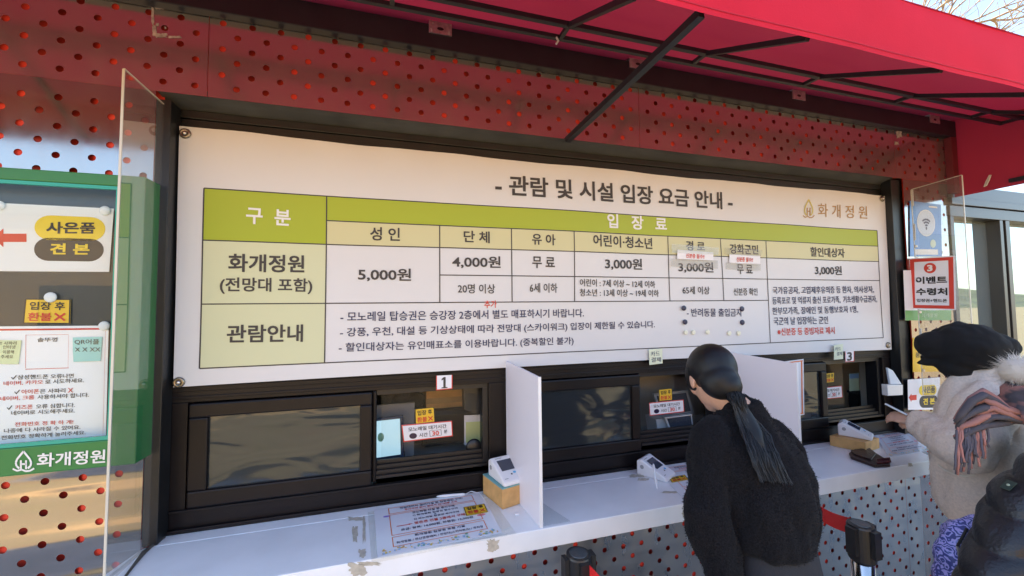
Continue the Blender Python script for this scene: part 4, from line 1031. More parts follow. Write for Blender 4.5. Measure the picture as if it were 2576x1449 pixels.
kf = quadmap(*[Vector(p_) for p_ in ((kx0, YK - .0005, kz1), (kx1, YK - .0005, kz1), (kx1, YK - .0005, kz0), (kx0, YK - .0005, kz0))]); kq = uvpx(kf)
p = Print(kf); p.d = .0005; ptext(p, kq, '화개정원', 94, 1158, 266, 1147, 35, INK_WHITE, .03); p.build('lettering', kio)
p = Print(kf); emblem(p, kq, 60, 1160, 54, 50, INK_WHITE, INK_WHITE, .0012); p.build('emblem', kio)
YB = -.088
def sample_sign(label, corners, Y, K, yoff, pill1, pill2, t1, t2, arrow):
    o, p, q, fn = pxsheet('sample_sign', label, 'sign', corners, Y, PAPER, group='gift sample signs')
    for (x0, y0, x1, y1), m_ in ((pill1, INK_YELLOW), (pill2, INK)):
        a, b = q(x0, y1), q(x1, y0); rv = (b[1] - a[1]) / 2; p.rrect(a[0], a[1], b[0], b[1], m_, p.d, rv * fn.h / fn.w, rv * .98)
    ptext(p, q, '사은품', *t1, INK_BLACK, .05); ptext(p, q, '견 본', *t2, INK_YELLOW, .05)
    pts = [q(*a) for a in arrow]; p.poly(pts, INK_RED, p.d)
    p.build('lettering', o)
sample_sign('white gift sample sign with yellow and grey pills inside the green cabinet', [(-60, 508), (287, 525), (275, 684), (-60, 682)], YB, 1, 0, (87, 548, 268, 603), (86, 602, 264, 656), (118, 573, 241, 574, 30), (128, 626, 227, 627, 28), [(68, 609), (68, 588), (10, 588), (10, 575), (-18, 598), (10, 622), (10, 609)][::-1])
no_refund('yellow no refund notice under a white magnet inside the green cabinet', [(64, 752), (179, 753), (177, 814), (58, 813)], YB)
o, p, q, fn = pxsheet('poster', 'large white poster with a red border and phone instructions in the green cabinet', 'poster', [(-120, 822), (274, 819), (267, 1100), (-120, 1128)], YB, mat('poster_paper', (.84, .85, .9), .4))
def qg(x0, y0, x1, y1, m_, dd=0): a, b = q(x0, y1), q(x1, y0); p.grid(a[0], a[1], b[0], b[1], m_, p.d + dd)
qg(-120, 825, 268, 833, INK_RED); qg(260, 833, 266, 1099, INK_RED)
for a in ((65, 841, 174, 843), (65, 926, 174, 928), (65, 843, 67, 926), (172, 843, 174, 926)): qg(*a, INK_RED)
def kt(segs, y0, y1, h):
    for b, xl, xr, m_ in segs: ptext(p, q, b, xl, y0 + (y1 - y0) * (xl / 220), xr, y0 + (y1 - y0) * (xr / 220), h, m_, .012)
kt([('솥뚜껑', 96, 146, INK)], 856, 853, 11)
kt([('✓', 30, 44, INK), ('삼성핸드폰 오류나면', 46, 187, INK)], 950, 944, 11.5)
kt([('네이버, 카카오', 11, 110, INK_RED), ('로 시도하세요.', 115, 213, INK)], 965, 956, 11.5)
kt([('✓', 38, 52, INK), ('아이폰', 56, 100, INK_RED), ('은 사파리', 102, 166, INK), ('X', 172, 186, INK_RED)], 987, 980, 11.5)
kt([('네이버, 크롬', 2, 88, INK_RED), ('사용하셔야 합니다.', 96, 225, INK)], 1003, 993, 11.5)
kt([('✓', 19, 33, INK), ('키즈폰', 40, 84, INK_RED), ('오류 심합니다.', 92, 190, INK)], 1026, 1017, 11.5)
kt([('네이버로 시도해주세요.', 30, 190, INK)], 1040, 1031, 11.5)
kt([('전화번호 정 확 하 게!', 39, 186, INK_RED)], 1069, 1059, 11)
kt([('나중에 다 사라질 수 있어요.', 12, 204, INK)], 1084, 1073, 11)
kt([('전화번호 정확하게 눌러주세요.', 5, 217, INK)], 1101, 1087, 11)
p.build('lettering', o)
for l, c, m_, lines in (('teal sticky note with handwriting on the poster in the green cabinet', [(184, 849), (257, 847), (253, 908), (186, 910)], mat('teal_note', (.35, .66, .64), .7), (('QR어플', 190, 250, 860, 14), ('X X XX', 191, 253, 879, 10))),
                        ('yellow green sticky note with handwriting at the left edge of the poster', [(-40, 855), (54, 856), (46, 916), (-40, 914)], mat('lime_note', (.68, .74, .45), .7), (('오류!! 사파리', -20, 43, 863, 9), ('인터넷', 10, 40, 873, 9), ('이용해', 10, 36, 885, 9), ('주세요', 5, 34, 897, 9)))):
    o, p, q, fn = pxsheet('sticky_note', l, 'sticky note', c, YB - .004, m_, curl=.002)
    for b, xl, xr, yy, hh in lines: ptext(p, q, b, xl, yy, xr, yy, hh, INK, -.008)
    p.build('lettering', o)
def kmag(x_, y_, r_, label):
    global YMAG
    c = onY(x_, y_, YB - .004); rr = r_ / 985 * ((c - CX).dot(cf)); bm = BM()
    ellipsoid(bm, c, rr, .006, rr, seg=20, rings=10); tag(obj('round_magnet', bm, MAG_WW, smooth=True, loc=tuple(c)), label, 'magnet', 'white magnets in the green cabinet')
kmag(264, 530, 12, 'white round magnet at the top right corner of the cabinet gift sign'); kmag(-2, 517, 12, 'white round magnet at the left edge of the photo on the gift sample sign')
kmag(127, 748, 13, 'white round magnet holding the yellow notice in the cabinet'); kmag(262, 820, 12, 'white round magnet at the top right corner of the red bordered poster')

# ================================================================== SIGNS ON THE RIGHT PILLAR
o, p, q, fn = pxsheet('wifi_poster', 'blue poster with a round wireless symbol on the right pillar', 'poster', [(2288, 505), (2366, 515), (2369, 645), (2289, 645)], YP - .004, mat('wifi_blue', (.05, .17, .5), .3), group=None)
a, b = q(2328, 596), q(2328, 531)
cxu, cyv = q(2329, 561); ru = .29
p.disc(cxu, cyv, ru, ru * fn.w / fn.h, INK_WHITE, p.d); p.disc(cxu, cyv, ru * .93, ru * .93 * fn.w / fn.h, mat('wifi_grey', (.55, .6, .68), .4), p.d + .0003)
asp = fn.w / fn.h
for k, rr in enumerate((.055, .12, .18)):
    t0, t1 = R(48), R(132); n_ = 12; th = .02; c0u, c0v = cxu, cyv - .09
    for i in range(n_):
        A, B = t0 + (t1 - t0) * i / n_, t0 + (t1 - t0) * (i + 1) / n_
        p.poly([(c0u + (rr - th) * math.cos(A), c0v + (rr - th) * math.sin(A) * asp), (c0u + (rr + th) * math.cos(A), c0v + (rr + th) * math.sin(A) * asp), (c0u + (rr + th) * math.cos(B), c0v + (rr + th) * math.sin(B) * asp), (c0u + (rr - th) * math.cos(B), c0v + (rr - th) * math.sin(B) * asp)], INK_BLUE, p.d + .0006)
p.disc(cxu, cyv - .1, .025, .025 * asp * 1.4, INK_BLUE, p.d + .0006)
p.grid(.13, .03, .87, .13, INK_WHITE, p.d); p.disc(.72, .24, .09, .09 * asp, mat('wifi_mark', (.6, .68, .55), .5), p.d); p.grid(.6, .92, .88, .95, INK_WHITE, p.d)
p.build('print', o)
o, p, q, fn = pxsheet('small_green_sign', 'white sign with a green foot half hidden behind the event sign', 'sign', [(2272, 680), (2392, 678), (2392, 806), (2277, 806)], YP - .004, PAPER)
p.grid(0, 0, 1, .2, mat('sign_green', (.1, .3, .07), .4), p.d); p.text('화개정원', .34, .68, .1, .08, mat('pale_sign_green', (.4, .55, .35), .5), .01); p.build('lettering', o)
fn = quadmap(*[onX(x_, y_, 3.796) for x_, y_ in ((2286, 650), (2402, 643), (2405, 780), (2289, 777))])
o, p = sheet('event_sign', 'white event sign with a red border and a red 3 on the acrylic screen', 'sign', fn, PAPER_GLOSS)
e = .1; ev = e * fn.w / fn.h * .9
for a in ((.03, .02, .97, .02 + ev), (.03, .98 - ev, .97, .98), (.03, .02 + ev, .03 + e, .98 - ev), (.97 - e, .02 + ev, .97, .98 - ev)): p.grid(*a, INK_RED, p.d)
p.disc(.48, .79, .135, .1, INK_RED, p.d); p.text('3', .42, .54, .79, .12, INK_WHITE, .06); p.text('이벤트', .16, .84, .56, .14, INK_BLACK, .06); p.text('수령처', .16, .84, .34, .14, INK_BLACK, .06); p.text('입장권+핸드폰', .17, .83, .17, .065, INK_BLACK, .04)
p.build('lettering', o)
sample_sign('small gift sample sign with a red arrow on the right pillar', [(2283, 955), (2364, 949), (2364, 1030), (2284, 1031)], YP - .004, 1, 0, (2311, 967, 2355, 995), (2312, 994, 2359, 1026), (2318, 981, 2351, 979, 17), (2321, 1010, 2350, 1008, 16), [(2305, 1006), (2305, 993), (2292, 994), (2292, 990), (2285, 1000), (2292, 1011), (2292, 1007)][::-1])
o, p, q, fn = pxsheet('yellow_sign', 'yellow sign on the right pillar behind the black cap', 'sign', [(2295, 850), (2366, 848), (2366, 934), (2296, 936)], YP - .004, YELLOW_P)
ptext(p, q, '품', 2302, 893, 2313, 893, 12, INK, .02); p.build('lettering', o)

# ================================================================== QUEUE POSTS
def post(label, c, belts):
    t_ = thing('queue_post', label, 'queue post', (c.x, c.y, GZ), 'queue barrier posts')
    top = .87
    bm = BM(); lathe(bm, (c.x, c.y, GZ), [(.032, .03), (.032, top - GZ - .11)], 28); obj('tube', bm, STEEL_POST, t_, smooth=True)
    bm = BM(); lathe(bm, (c.x, c.y, top), [(.036, -.115), (.038, -.11), (.038, -.006), (.036, -.001), (.028, 0)], 28); cap = obj('head', bm, BLACK_PL, t_)
    bm = BM(); lathe(bm, (c.x, c.y, top), [(.027, .0004), (.026, .002), (.012, .0028)], 24); obj('cap_disc', bm, mat('cap_grey', (.05, .055, .06), .3), cap)
    bm = BM(); lathe(bm, (c.x, c.y, GZ), [(.17, .0), (.17, .012), (.1, .03), (.034, .045)], 32); obj('base', bm, BLACK_PL, t_)
    bm = BM()
    for d in ((1, 0), (-1, 0), (0, -1)):
        a = Vector((c.x, c.y, top - .048)) + Vector((d[0], d[1], 0)) * .036; bar(bm, a, a + Vector((d[0], d[1], 0)) * .014, .03, .085)
    obj('belt_slot', bm, BLACK_PL, t_)
    for e in belts:
        e = Vector(e); a = Vector((c.x, c.y, top - .034)); d = (e - a); d.z = 0; d.normalize(); a = a + d * .05; bm = BM(); prev = None
        for i in range(13):
            t = i / 12; q_ = a.lerp(e, t) - Vector((0, 0, .03 * math.sin(math.pi * t))); r2 = [bm.verts.new(q_ + Vector((0, 0, s))) for s in (-.027, .027)]
            if prev: bm.faces.new((prev[0], r2[0], r2[1], prev[1]))
            prev = r2
        o = obj('belt', bm, BELT_RED, t_); md = o.modifiers.new('thickness', 'SOLIDIFY'); md.thickness = .0015
    return t_
p1 = atD(1455, 1389, 1.17); p2 = atD(2165, 1325, 1.31)
post('chrome queue post with a black head in front of the counter below the partition', p1, [(1.45, -1.25, .836)])
post('chrome queue post with a red belt right of the woman in black', p2, [(2.44, -.352, .80)])

# ================================================================== BARE TREE
t_ = thing('bare_tree', 'tall bare winter tree behind the booth at the top right', 'tree', (11.5, 6.5, GZ))
bm = BM(); bm2 = BM()
rt = random.Random(3)
def branch(p_, d, L, r_, lev):
    n_ = 4; pts = [p_]; dd = d.copy()
    for k in range(n_):
        dd = (dd + Vector((rt.uniform(-.25, .25), rt.uniform(-.25, .25), rt.uniform(-.1, .16)))).normalized(); pts.append(pts[-1] + dd * L / n_)
    tube(bm2, pts, [r_ * (1 - .55 * i / n_) for i in range(n_ + 1)], 6 if lev < 2 else 4, cap=False)
    if lev >= 5: return
    for k in range(4 if lev < 4 else 3):
        b = pts[rt.choice((1, 2, 3, 4)) if k else 4]; nd = (dd + Vector((rt.uniform(-1, 1), rt.uniform(-1, 1), rt.uniform(-.4, .6))) * .85).normalized()
        branch(b, nd, L * rt.uniform(.58, .8), max(.009, r_ * .52), lev + 1)
tb = Vector((11.5, 6.5, GZ))
tube(bm, [tb, tb + Vector((.1, 0, 2)), tb + Vector((0, .1, 4.2)), tb + Vector((.1, .1, 6.4))], [.3, .25, .2, .15], 10)
for k in range(9):
    a = 2 * math.pi * k / 9; branch(tb + Vector((.05, .1, 4.2 + .25 * k)), Vector((math.cos(a) * .8, math.sin(a) * .8, .8)).normalized(), 2.7, .10, 1)
BARK = mat('pale_bark', (.30, .21, .12), .9, var=.3)
obj('trunk', bm, BARK, t_, smooth=True); obj('branches', bm2, BARK, t_, smooth=True)
# ================================================================== PEOPLE
from mathutils.bvhtree import BVHTree
SKIN = mat('skin', (0.55, 0.32, 0.22), 0.5, var=.06, vscale=30)
HAIR = mat('black_hair', (0.006, 0.006, 0.007), 0.5, spec=.35)
HAIR2 = mat('hair_sheen', (0.016, 0.014, 0.014), 0.36, spec=.6)
FLEECE_B = mat('black_fleece', (0.009, 0.009, 0.011), 0.95, var=.7, vscale=260, bump=.3, bscale=330, sheen=.04, spec=.1)
TROUSER = mat('slate_trousers', (0.02, 0.023, 0.032), 0.85, bump=.3, bscale=300)
FLEECE_C = mat('cream_fleece', (0.74, 0.62, 0.52), 0.95, var=.10, vscale=120, bump=.25, bscale=260, sheen=.1, spec=.2)
PUFFER = mat('black_puffer', (0.010, 0.010, 0.012), 0.42, bump=.25, bscale=120)
HAT_B = mat('black_felt', (0.006, 0.006, 0.007), 0.95, bump=.3, bscale=400)
SHOE = mat('dark_shoe', (0.02, 0.02, 0.02), 0.5)
FURM = mat('cream_fur', (0.72, 0.68, 0.62), 0.9)
def basis(f, u=(0, 0, 1)):
    f = Vector(f).normalized(); u = Vector(u); r = f.cross(u).normalized(); u = r.cross(f).normalized()
    m_ = Matrix((r, f, u)).transposed(); return r, f, u, m_
def limb(bm, pts, rad, seg=14):
    pts = [Vector(p_) for p_ in pts]; P2, R2 = [], []
    for i in range(len(pts) - 1):
        for k in range(4): P2.append(pts[i].lerp(pts[i + 1], k / 4)); R2.append(rad[i] + (rad[i + 1] - rad[i]) * k / 4)
    P2.append(pts[-1]); R2.append(rad[-1])
    tube(bm, P2, R2, seg)
    for p_, r_ in zip(pts, rad): ellipsoid(bm, p_, r_, r_, r_, seg=14, rings=10)
def loft(bm, rings, seg=24):
    """rings of (centre, right vector, forward vector, half width, half depth)"""
    vs = []
    for c, r_, f_, a, b in rings:
        c, r_, f_ = Vector(c), Vector(r_), Vector(f_)
        vs.append([bm.verts.new(c + r_ * (a * math.copysign(abs(math.cos(t)) ** .85, math.cos(t))) + f_ * (b * math.copysign(abs(math.sin(t)) ** .85, math.sin(t)))) for t in [2 * math.pi * k / seg for k in range(seg)]])
    for i in range(len(vs) - 1):
        for k in range(seg): bm.faces.new((vs[i][k], vs[i][(k + 1) % seg], vs[i + 1][(k + 1) % seg], vs[i + 1][k]))
    bm.faces.new(vs[0][::-1]); bm.faces.new(vs[-1])
def fuse(name, bm, m_, parent, voxel=.009, smooth=6, fold=None):
    """melts the shapes in bm into one continuous surface"""
    bmesh.ops.recalc_face_normals(bm, faces=bm.faces)
    me = bpy.data.meshes.new('melt'); bm.to_mesh(me); bm.free()
    t_ = bpy.data.objects.new('melt', me); _fs.collection.objects.link(t_)
    md = t_.modifiers.new('r', 'REMESH'); md.mode = 'VOXEL'; md.voxel_size = voxel; md.use_smooth_shade = True
    sm = t_.modifiers.new('s', 'SMOOTH'); sm.factor = .5; sm.iterations = smooth
    with bpy.context.temp_override(scene=_fs, view_layer=_fs.view_layers[0]):
        dg = bpy.context.evaluated_depsgraph_get(); dg.update()
        out = bpy.data.meshes.new_from_object(t_.evaluated_get(dg))
    bpy.data.objects.remove(t_); bpy.data.meshes.remove(me)
    if fold:
        ns = [v.normal.copy() for v in out.vertices]
        for v, n_ in zip(out.vertices, ns): v.co += n_ * fold(v.co, n_)
    bvh = BVHTree.FromPolygons([v.co.copy() for v in out.vertices], [tuple(p_.vertices) for p_ in out.polygons])
    off = LOC[parent]
    for v in out.vertices: v.co -= off
    out.name = name; out.materials.clear(); out.materials.append(m_)
    for p_ in out.polygons: p_.use_smooth = True; p_.material_index = 0
    o = bpy.data.objects.new(name, out); COL.objects.link(o); o.parent = parent; LOC[o] = off
    return o, bvh
def hit(bvh, x_, y_, lift=.003):
    loc, n_, i, d = bvh.ray_cast(CX, ray(x_, y_).normalized())
    return (loc + n_ * lift, n_) if loc else (None, None)
def nap(o, m_, n_, L):
    """short loose fibres standing on a fleece"""
    me = o.data; bm = BM(); off = LOC[o]; N = len(me.polygons)
    for k in range(n_):
        p_ = me.polygons[rp.randrange(N)]; c = p_.center + off; s_ = Vector((rp.gauss(0, 1), rp.gauss(0, 1), rp.gauss(0, 1))); d_ = (p_.normal * 1.0 + s_ * .45).normalized()
        sd_ = d_.cross(s_).normalized() * L * .22; c = c + wob(.004) * .6
        bm.faces.new((bm.verts.new(c - sd_), bm.verts.new(c + sd_), bm.verts.new(c + d_ * L * rp.uniform(.5, 1.2))))
    obj('fleece_nap', bm, m_, o)
def hand(bm, w, d, nrm, curl=.5, side=1, s=1.0):
    """palm, four unequal bent fingers and a thumb, from the wrist w along d; nrm is the back of the hand"""
    d = Vector(d).normalized(); nrm = Vector(nrm); nrm = (nrm - d * nrm.dot(d)).normalized(); sd = d.cross(nrm) * side
    w = Vector(w)
    for k in range(5): limb(bm, [w + sd * (-.012 + .006 * k) * s, w + d * .075 * s + sd * (-.03 + .015 * k) * s], [.014 * s, .0125 * s], 8)
    for k, L in enumerate((.062, .074, .069, .054)):
        b = w + d * .08 * s + sd * (.030 - .02 * k) * s; dd = d.copy(); pts = [b]
        for j, fr in enumerate((.45, .32, .23)):
            a = curl * (.5 + .35 * j); dd = (dd * math.cos(a) - nrm * math.sin(a)).normalized(); pts.append(pts[-1] + dd * L * fr * s)
        limb(bm, pts, [.0095 * s, .009 * s, .0082 * s, .007 * s], 8)
    b = w + d * .022 * s + sd * .026 * s; t1 = (d * .55 + sd * .75 - nrm * .35).normalized(); t2 = (d * .85 + sd * .2 - nrm * .4).normalized()
    limb(bm, [b, b + t1 * .038 * s, b + t1 * .038 * s + t2 * .03 * s], [.013 * s, .0105 * s, .0085 * s], 8)
def person(label, J, base):
    """J: joints of the pose. A continuous body; clothes are added by the caller"""
    t_ = thing('person', label, 'person', base)
    r_, f_, u_, m_ = basis(J['face'], J.get('up', (0, 0, 1))); h = Vector(J['head']); bm = BM(); s = J.get('hs', 1.0)
    P_ = lambda a, b, c: h + r_ * a * s + f_ * b * s + u_ * c * s
    ellipsoid(bm, P_(0, -.012, .03), .074 * s, .094 * s, .085 * s, m_); ellipsoid(bm, P_(0, .012, -.035), .060 * s, .074 * s, .075 * s, m_)
    ellipsoid(bm, P_(0, .045, -.085), .032 * s, .032 * s, .028 * s, m_)
    limb(bm, [P_(0, .083, .012), P_(0, .104, -.022)], [.009 * s, .014 * s], 8); ellipsoid(bm, P_(0, .084, -.058), .024 * s, .010 * s, .010 * s, m_, 12, 8)
    for sx in (-1, 1):
        ellipsoid(bm, P_(sx * .030, .074, .030), .024 * s, .012 * s, .009 * s, m_, 12, 8); ellipsoid(bm, P_(sx * .045, .055, -.02), .024 * s, .022 * s, .024 * s, m_, 12, 8)
        ellipsoid(bm, P_(sx * .078, -.004, -.012), .009 * s, .021 * s, .032 * s, m_, 12, 8)
    nk = Vector(J['neck']); limb(bm, [P_(0, -.02, -.06), nk], [.052 * s, .058 * s])
    pv = Vector(J['pelvis']); rt_, ft_, ut_, _ = basis(J['front'])
    ch = nk.lerp(pv, .3); bw = J.get('bw', 1.0)
    loft(bm, [(pv - Vector((0, 0, .07)), rt_, ft_, .13 * bw, .09 * bw), (pv, rt_, ft_, .145 * bw, .10 * bw), (pv.lerp(ch, .5), rt_, ft_, .115 * bw, .085 * bw), (ch, rt_, ft_, .14 * bw, .095 * bw), (nk.lerp(ch, .35), rt_, ft_, .12 * bw * bw, .07 * bw), (nk, rt_, ft_, .05, .05)])
    for sd in 'LR':
        limb(bm, [J['sh' + sd], J['el' + sd], J['wr' + sd]], [.045 * bw, .036, .026])
        w = Vector(J['wr' + sd]); e = Vector(J['el' + sd]); hand(bm, w, J.get('hd' + sd, w - e), J.get('hn' + sd, (0, 0, 1)), J.get('curl', .5), 1 if sd == 'L' else -1, .92)
        limb(bm, [J['hip' + sd], J['kn' + sd], J['an' + sd]], [.08 * bw, .055 * bw, .037]); a = Vector(J['an' + sd])
    fuse('body', bm, SKIN, t_, .007, 4)
    bm = BM()
    for sx in (-1, 1):
        bm = BM(); c = P_(sx * .03, .078, .012); ellipsoid(bm, c, .0115, .0115, .0115, seg=12, rings=8); ellipsoid(bm, c + f_ * .008, .006, .006, .006, seg=10, rings=6, mi=1); obj('eye', bm, [PAPER, INK_BLACK], t_, smooth=True)
    bm = BM(); ellipsoid(bm, P_(0, .090, -.060), .022, .006, .007, m_, 12, 8); obj('lips', bm, mat('lips', (.45, .14, .13), .45), t_, smooth=True)
    for sd in 'LR':
        a = Vector(J['an' + sd]); bm = BM(); fx, fy = ft_.x, ft_.y; c = Vector((a.x, a.y, GZ))
        ellipsoid(bm, c + Vector((fx * .05, fy * .05, .045)), .043, .12, .045, Matrix.Rotation(math.atan2(-fx, fy), 3, 'Z')); ellipsoid(bm, c + Vector((-fx * .02, -fy * .02, .06)), .042, .055, .055)
        for v in bm.verts: v.co.z = max(v.co.z, GZ + .001)
        obj('shoe', bm, SHOE, t_, smooth=True)
    return t_, P_, (r_, f_, u_, m_), (rt_, ft_)
def strands(bm, starts, rad, seg=4):
    for pts in starts: tube(bm, pts, [rad * (1 - .6 * i / (len(pts) - 1)) for i in range(len(pts))], seg, cap=False)
rp = random.Random(11)
def wob(a): return Vector((rp.uniform(-a, a), rp.uniform(-a, a), rp.uniform(-a, a)))
def foldf(a, sx, sz, seed):
    return lambda co, n_: a * noise.noise(Vector((co.x * sx + seed, co.y * sx, co.z * sz))) + a * .5 * noise.noise(Vector((co.x * sx * 2.3, co.y * sx * 2.3 + seed, co.z * sz * 2.3)))

# ---- woman in black at the middle window
J = dict(head=(1.805, -.575, 1.352), face=(.26, .78, -.52), hs=.88, bw=.75, neck=(1.846, -.646, 1.255), pelvis=(1.850, -.735, .80), front=(0, 1, 0),
         shL=(1.725, -.66, 1.200), elL=(1.640, -.715, 1.0), wrL=(1.66, -.76, .79), hdL=(.05, .1, -1), hnL=(-1, -.2, 0), shR=(1.940, -.665, 1.165), elR=(2.015, -.69, 1.035), wrR=(1.95, -.46, .945), hdR=(-.3, 1, 0), hnR=(0, 0, 1),
         hipL=(1.785, -.735, .75), knL=(1.79, -.71, .40), anL=(1.79, -.74, .0), hipR=(1.915, -.735, .75), knR=(1.94, -.71, .40), anR=(1.95, -.75, .0), up=(0, 0, 1))
w1, P_, (r_, f_, u_, m_), (rt_, ft_) = person('woman in a black fleece jacket with a long black ponytail leaning towards the middle window', J, (1.88, -.73, GZ))
bm = BM()
loft(bm, [((1.832, -.745, .905), rt_, ft_, .118, .110), ((1.832, -.745, .94), rt_, ft_, .126, .118), ((1.834, -.745, 1.01), rt_, ft_, .130, .116), ((1.842, -.715, 1.11), rt_, ft_, .150, .112), ((1.842, -.685, 1.185), rt_, ft_, .136, .090), ((1.843, -.66, 1.235), rt_, ft_, .088, .066), ((1.845, -.648, 1.268), rt_, ft_, .062, .060), ((1.842, -.640, 1.295), rt_, ft_, .060, .058)])
limb(bm, [(1.722, -.668, 1.192), (1.640, -.715, 1.0), (1.662, -.765, .80)], [.066, .062, .052]); limb(bm, [(1.945, -.67, 1.170), (2.010, -.69, 1.035), (1.95, -.50, .95)], [.068, .062, .046])
jk, bv = fuse('jacket', bm, FLEECE_B, w1, .009, 4, foldf(.017, 13, 7, 1)); nap(jk, FLEECE_B, 24000, .0042)
bm = BM()
loft(bm, [((1.838, -.735, .97), rt_, ft_, .108, .098), ((1.842, -.742, .88), rt_, ft_, .122, .106), ((1.855, -.74, .76), rt_, ft_, .145, .114), ((1.865, -.735, .66), rt_, ft_, .15, .105)])
for a, b, c in ((J['hipL'], J['knL'], J['anL']), (J['hipR'], J['knR'], J['anR'])): limb(bm, [Vector(a) - Vector((0, 0, .05)), b, Vector(c) + Vector((0, 0, .02))], [.088, .07, .058])
fuse('trousers', bm, TROUSER, w1, .011, 5, foldf(.006, 12, 9, 4))
bm = BM()
ellipsoid(bm, P_(0, -.026, .034), .078, .088, .084, m_); ellipsoid(bm, P_(0, -.058, -.03), .066, .048, .064, m_); ellipsoid(bm, P_(0, .034, .058), .062, .05, .05, m_)
for sx in (-1, 1): ellipsoid(bm, P_(sx * .056, .034, .022), .022, .042, .05, m_)
tie = atD(1838, 975, 1.262)
limb(bm, [P_(0, -.06, -.03), P_(0, -.07, -.045).lerp(tie, .55), tie], [.058, .046, .026])
hair, bvh_h = fuse('hair', bm, HAIR, w1, .006, 4)
bm = BM(); st = []
for k in range(260):
    a = rp.uniform(-1.5, 1.5); t0 = rp.uniform(-.5, .5)
    c = P_(0, -.026, .034); pts = []
    for i in range(8):
        t = i / 7; th = (1 - t) * (1.25 + t0 * .6) - .25      # from the hairline over the crown to the tie
        dloc = r_ * math.sin(a) * (.6 + .4 * math.sin(math.pi * min(1, t * .8 + .2))) + (f_ * math.sin(th) + u_ * math.cos(th)) * math.cos(a)
        p_ = c + (r_ * dloc.dot(r_) * (.0818 + .0022 * rp.random()) + f_ * dloc.dot(f_) * (.0918 + .0022 * rp.random()) + u_ * dloc.dot(u_) * (.0878 + .0022 * rp.random()))
        pts.append(p_.lerp(tie + wob(.006), t ** 2.5))
    st.append(pts)
strands(bm, st, .0021)
obj('hair_strands', bm, HAIR2, hair, smooth=True)
bm = BM(); bmesh.ops.create_cone(bm, cap_ends=True, segments=16, radius1=.021, radius2=.02, depth=.016, matrix=Matrix.Translation(tie) @ m_.to_4x4() @ Matrix.Rotation(R(90), 4, 'X')); obj('hair_tie', bm, INK_BLACK, hair)
# ponytail lying on the back of the jacket
mid = []
for x_, y_ in ((1862, 1030), (1876, 1062), (1892, 1096), (1910, 1136), (1926, 1172), (1942, 1212)):
    p_, n_ = hit(bv, x_, y_, .012); mid.append(p_ if p_ else atD(x_, y_, 1.15))
tp = atD(1850, 1000, 1.225)
bm = BM(); st = []
for k in range(760):
    a, b = rp.gauss(0, 1), rp.random(); L = 1 - abs(rp.gauss(0, .16)) if rp.random() < .8 else rp.uniform(.45, .8)
    base_ = [tie + wob(.008), tp + wob(.012)] + mid; n_ = len(base_); pts = []
    for i in range(n_):
        t = i / (n_ - 1)
        if t > L + .05: break
        w_ = .007 + .040 * min(1, t * 1.7) ** 1.3 * (1 - .45 * t); side_ = (cr * .93 - cu * .1)
        pts.append(base_[i] + side_ * w_ * max(-1.35, min(1.35, a)) * .74 - cf * (.016 * b * (1 - abs(a) * .3) * (1 - .5 * t)) + wob(.002))
    if len(pts) > 2: st.append(pts)
tube(bm, [tie, tp] + mid[:4], [.016, .018, .022, .026, .024, .010], 10, flat=.6)
strands(bm, st, .0019, 4)
obj('ponytail', bm, HAIR, hair, smooth=True)
bm = BM(); st = []
for k in range(70):
    base_ = [tie, tp] + mid; a = max(-1, min(1, rp.gauss(0, .8))); pts = []
    i0 = rp.choice((0, 1, 2, 3))
    for i in range(i0, len(base_)):
        t = i / (len(base_) - 1); pts.append(base_[i] + (cr * .93 - cu * .1) * (.008 + .036 * min(1, t * 1.7)) * a - cf * .014 * rp.random() + wob(.004))
    if len(pts) > 2: st.append(pts)
strands(bm, st, .0012, 4); obj('loose_strands', bm, HAIR2, hair, smooth=True)

# ---- woman in a cream fleece and black cap
hc = atD(2432, 905, 1.78)
J = dict(head=tuple(hc), face=(-.82, .5, -.28), neck=(3.25, -.575, 1.27), pelvis=(3.235, -.60, .70), front=(-.45, .89, 0), shL=(3.09, -.67, 1.2), elL=(2.935, -.665, 1.01), wrL=(3.085, -.445, 1.055), hdL=(-.2, .9, .1), hnL=(-.5, -.1, .8), shR=(3.38, -.52, 1.2), elR=(3.46, -.46, 1.0), wrR=(3.27, -.38, 1.02), hdR=(-.9, .3, .1), hnR=(0, -.2, 1),
         hipL=(3.16, -.635, .66), knL=(3.15, -.63, .33), anL=(3.15, -.65, .0), hipR=(3.30, -.565, .66), knR=(3.30, -.56, .33), anR=(3.30, -.58, .0), curl=.7)
w2, P_, (r_, f_, u_, m_), (rt_, ft_) = person('woman in a cream fleece jacket and black cap holding a phone at the right window', J, (3.23, -.6, GZ))
bm = BM()
c0 = Vector((3.235, -.60, 0))
loft(bm, [(c0 + Vector((0, 0, .665)), rt_, ft_, .175, .15), (c0 + Vector((0, 0, .72)), rt_, ft_, .205, .18), (c0 + Vector((0, 0, .86)), rt_, ft_, .205, .18), (c0 + Vector((0, 0, 1.0)), rt_, ft_, .195, .165), (c0 + Vector((0, .01, 1.12)), rt_, ft_, .19, .15), (c0 + Vector((.01, .015, 1.21)), rt_, ft_, .165, .12), (c0 + Vector((.012, .02, 1.275)), rt_, ft_, .11, .095), (c0 + Vector((.015, .03, 1.32)), rt_, ft_, .085, .08)])
limb(bm, [(3.10, -.665, 1.19), (2.945, -.665, 1.015), (3.06, -.48, 1.045)], [.092, .086, .066]); limb(bm, [(3.37, -.525, 1.19), (3.45, -.46, 1.0), (3.29, -.40, 1.01)], [.09, .085, .06])
ellipsoid(bm, c0 + Vector((.06, -.075, 1.17)), .13, .07, .10)     # hood lying on the back
jk, bv2 = fuse('jacket', bm, FLEECE_C, w2, .009, 5, foldf(.018, 11, 7, 7)); nap(jk, FLEECE_C, 24000, .0045)
bm = BM()
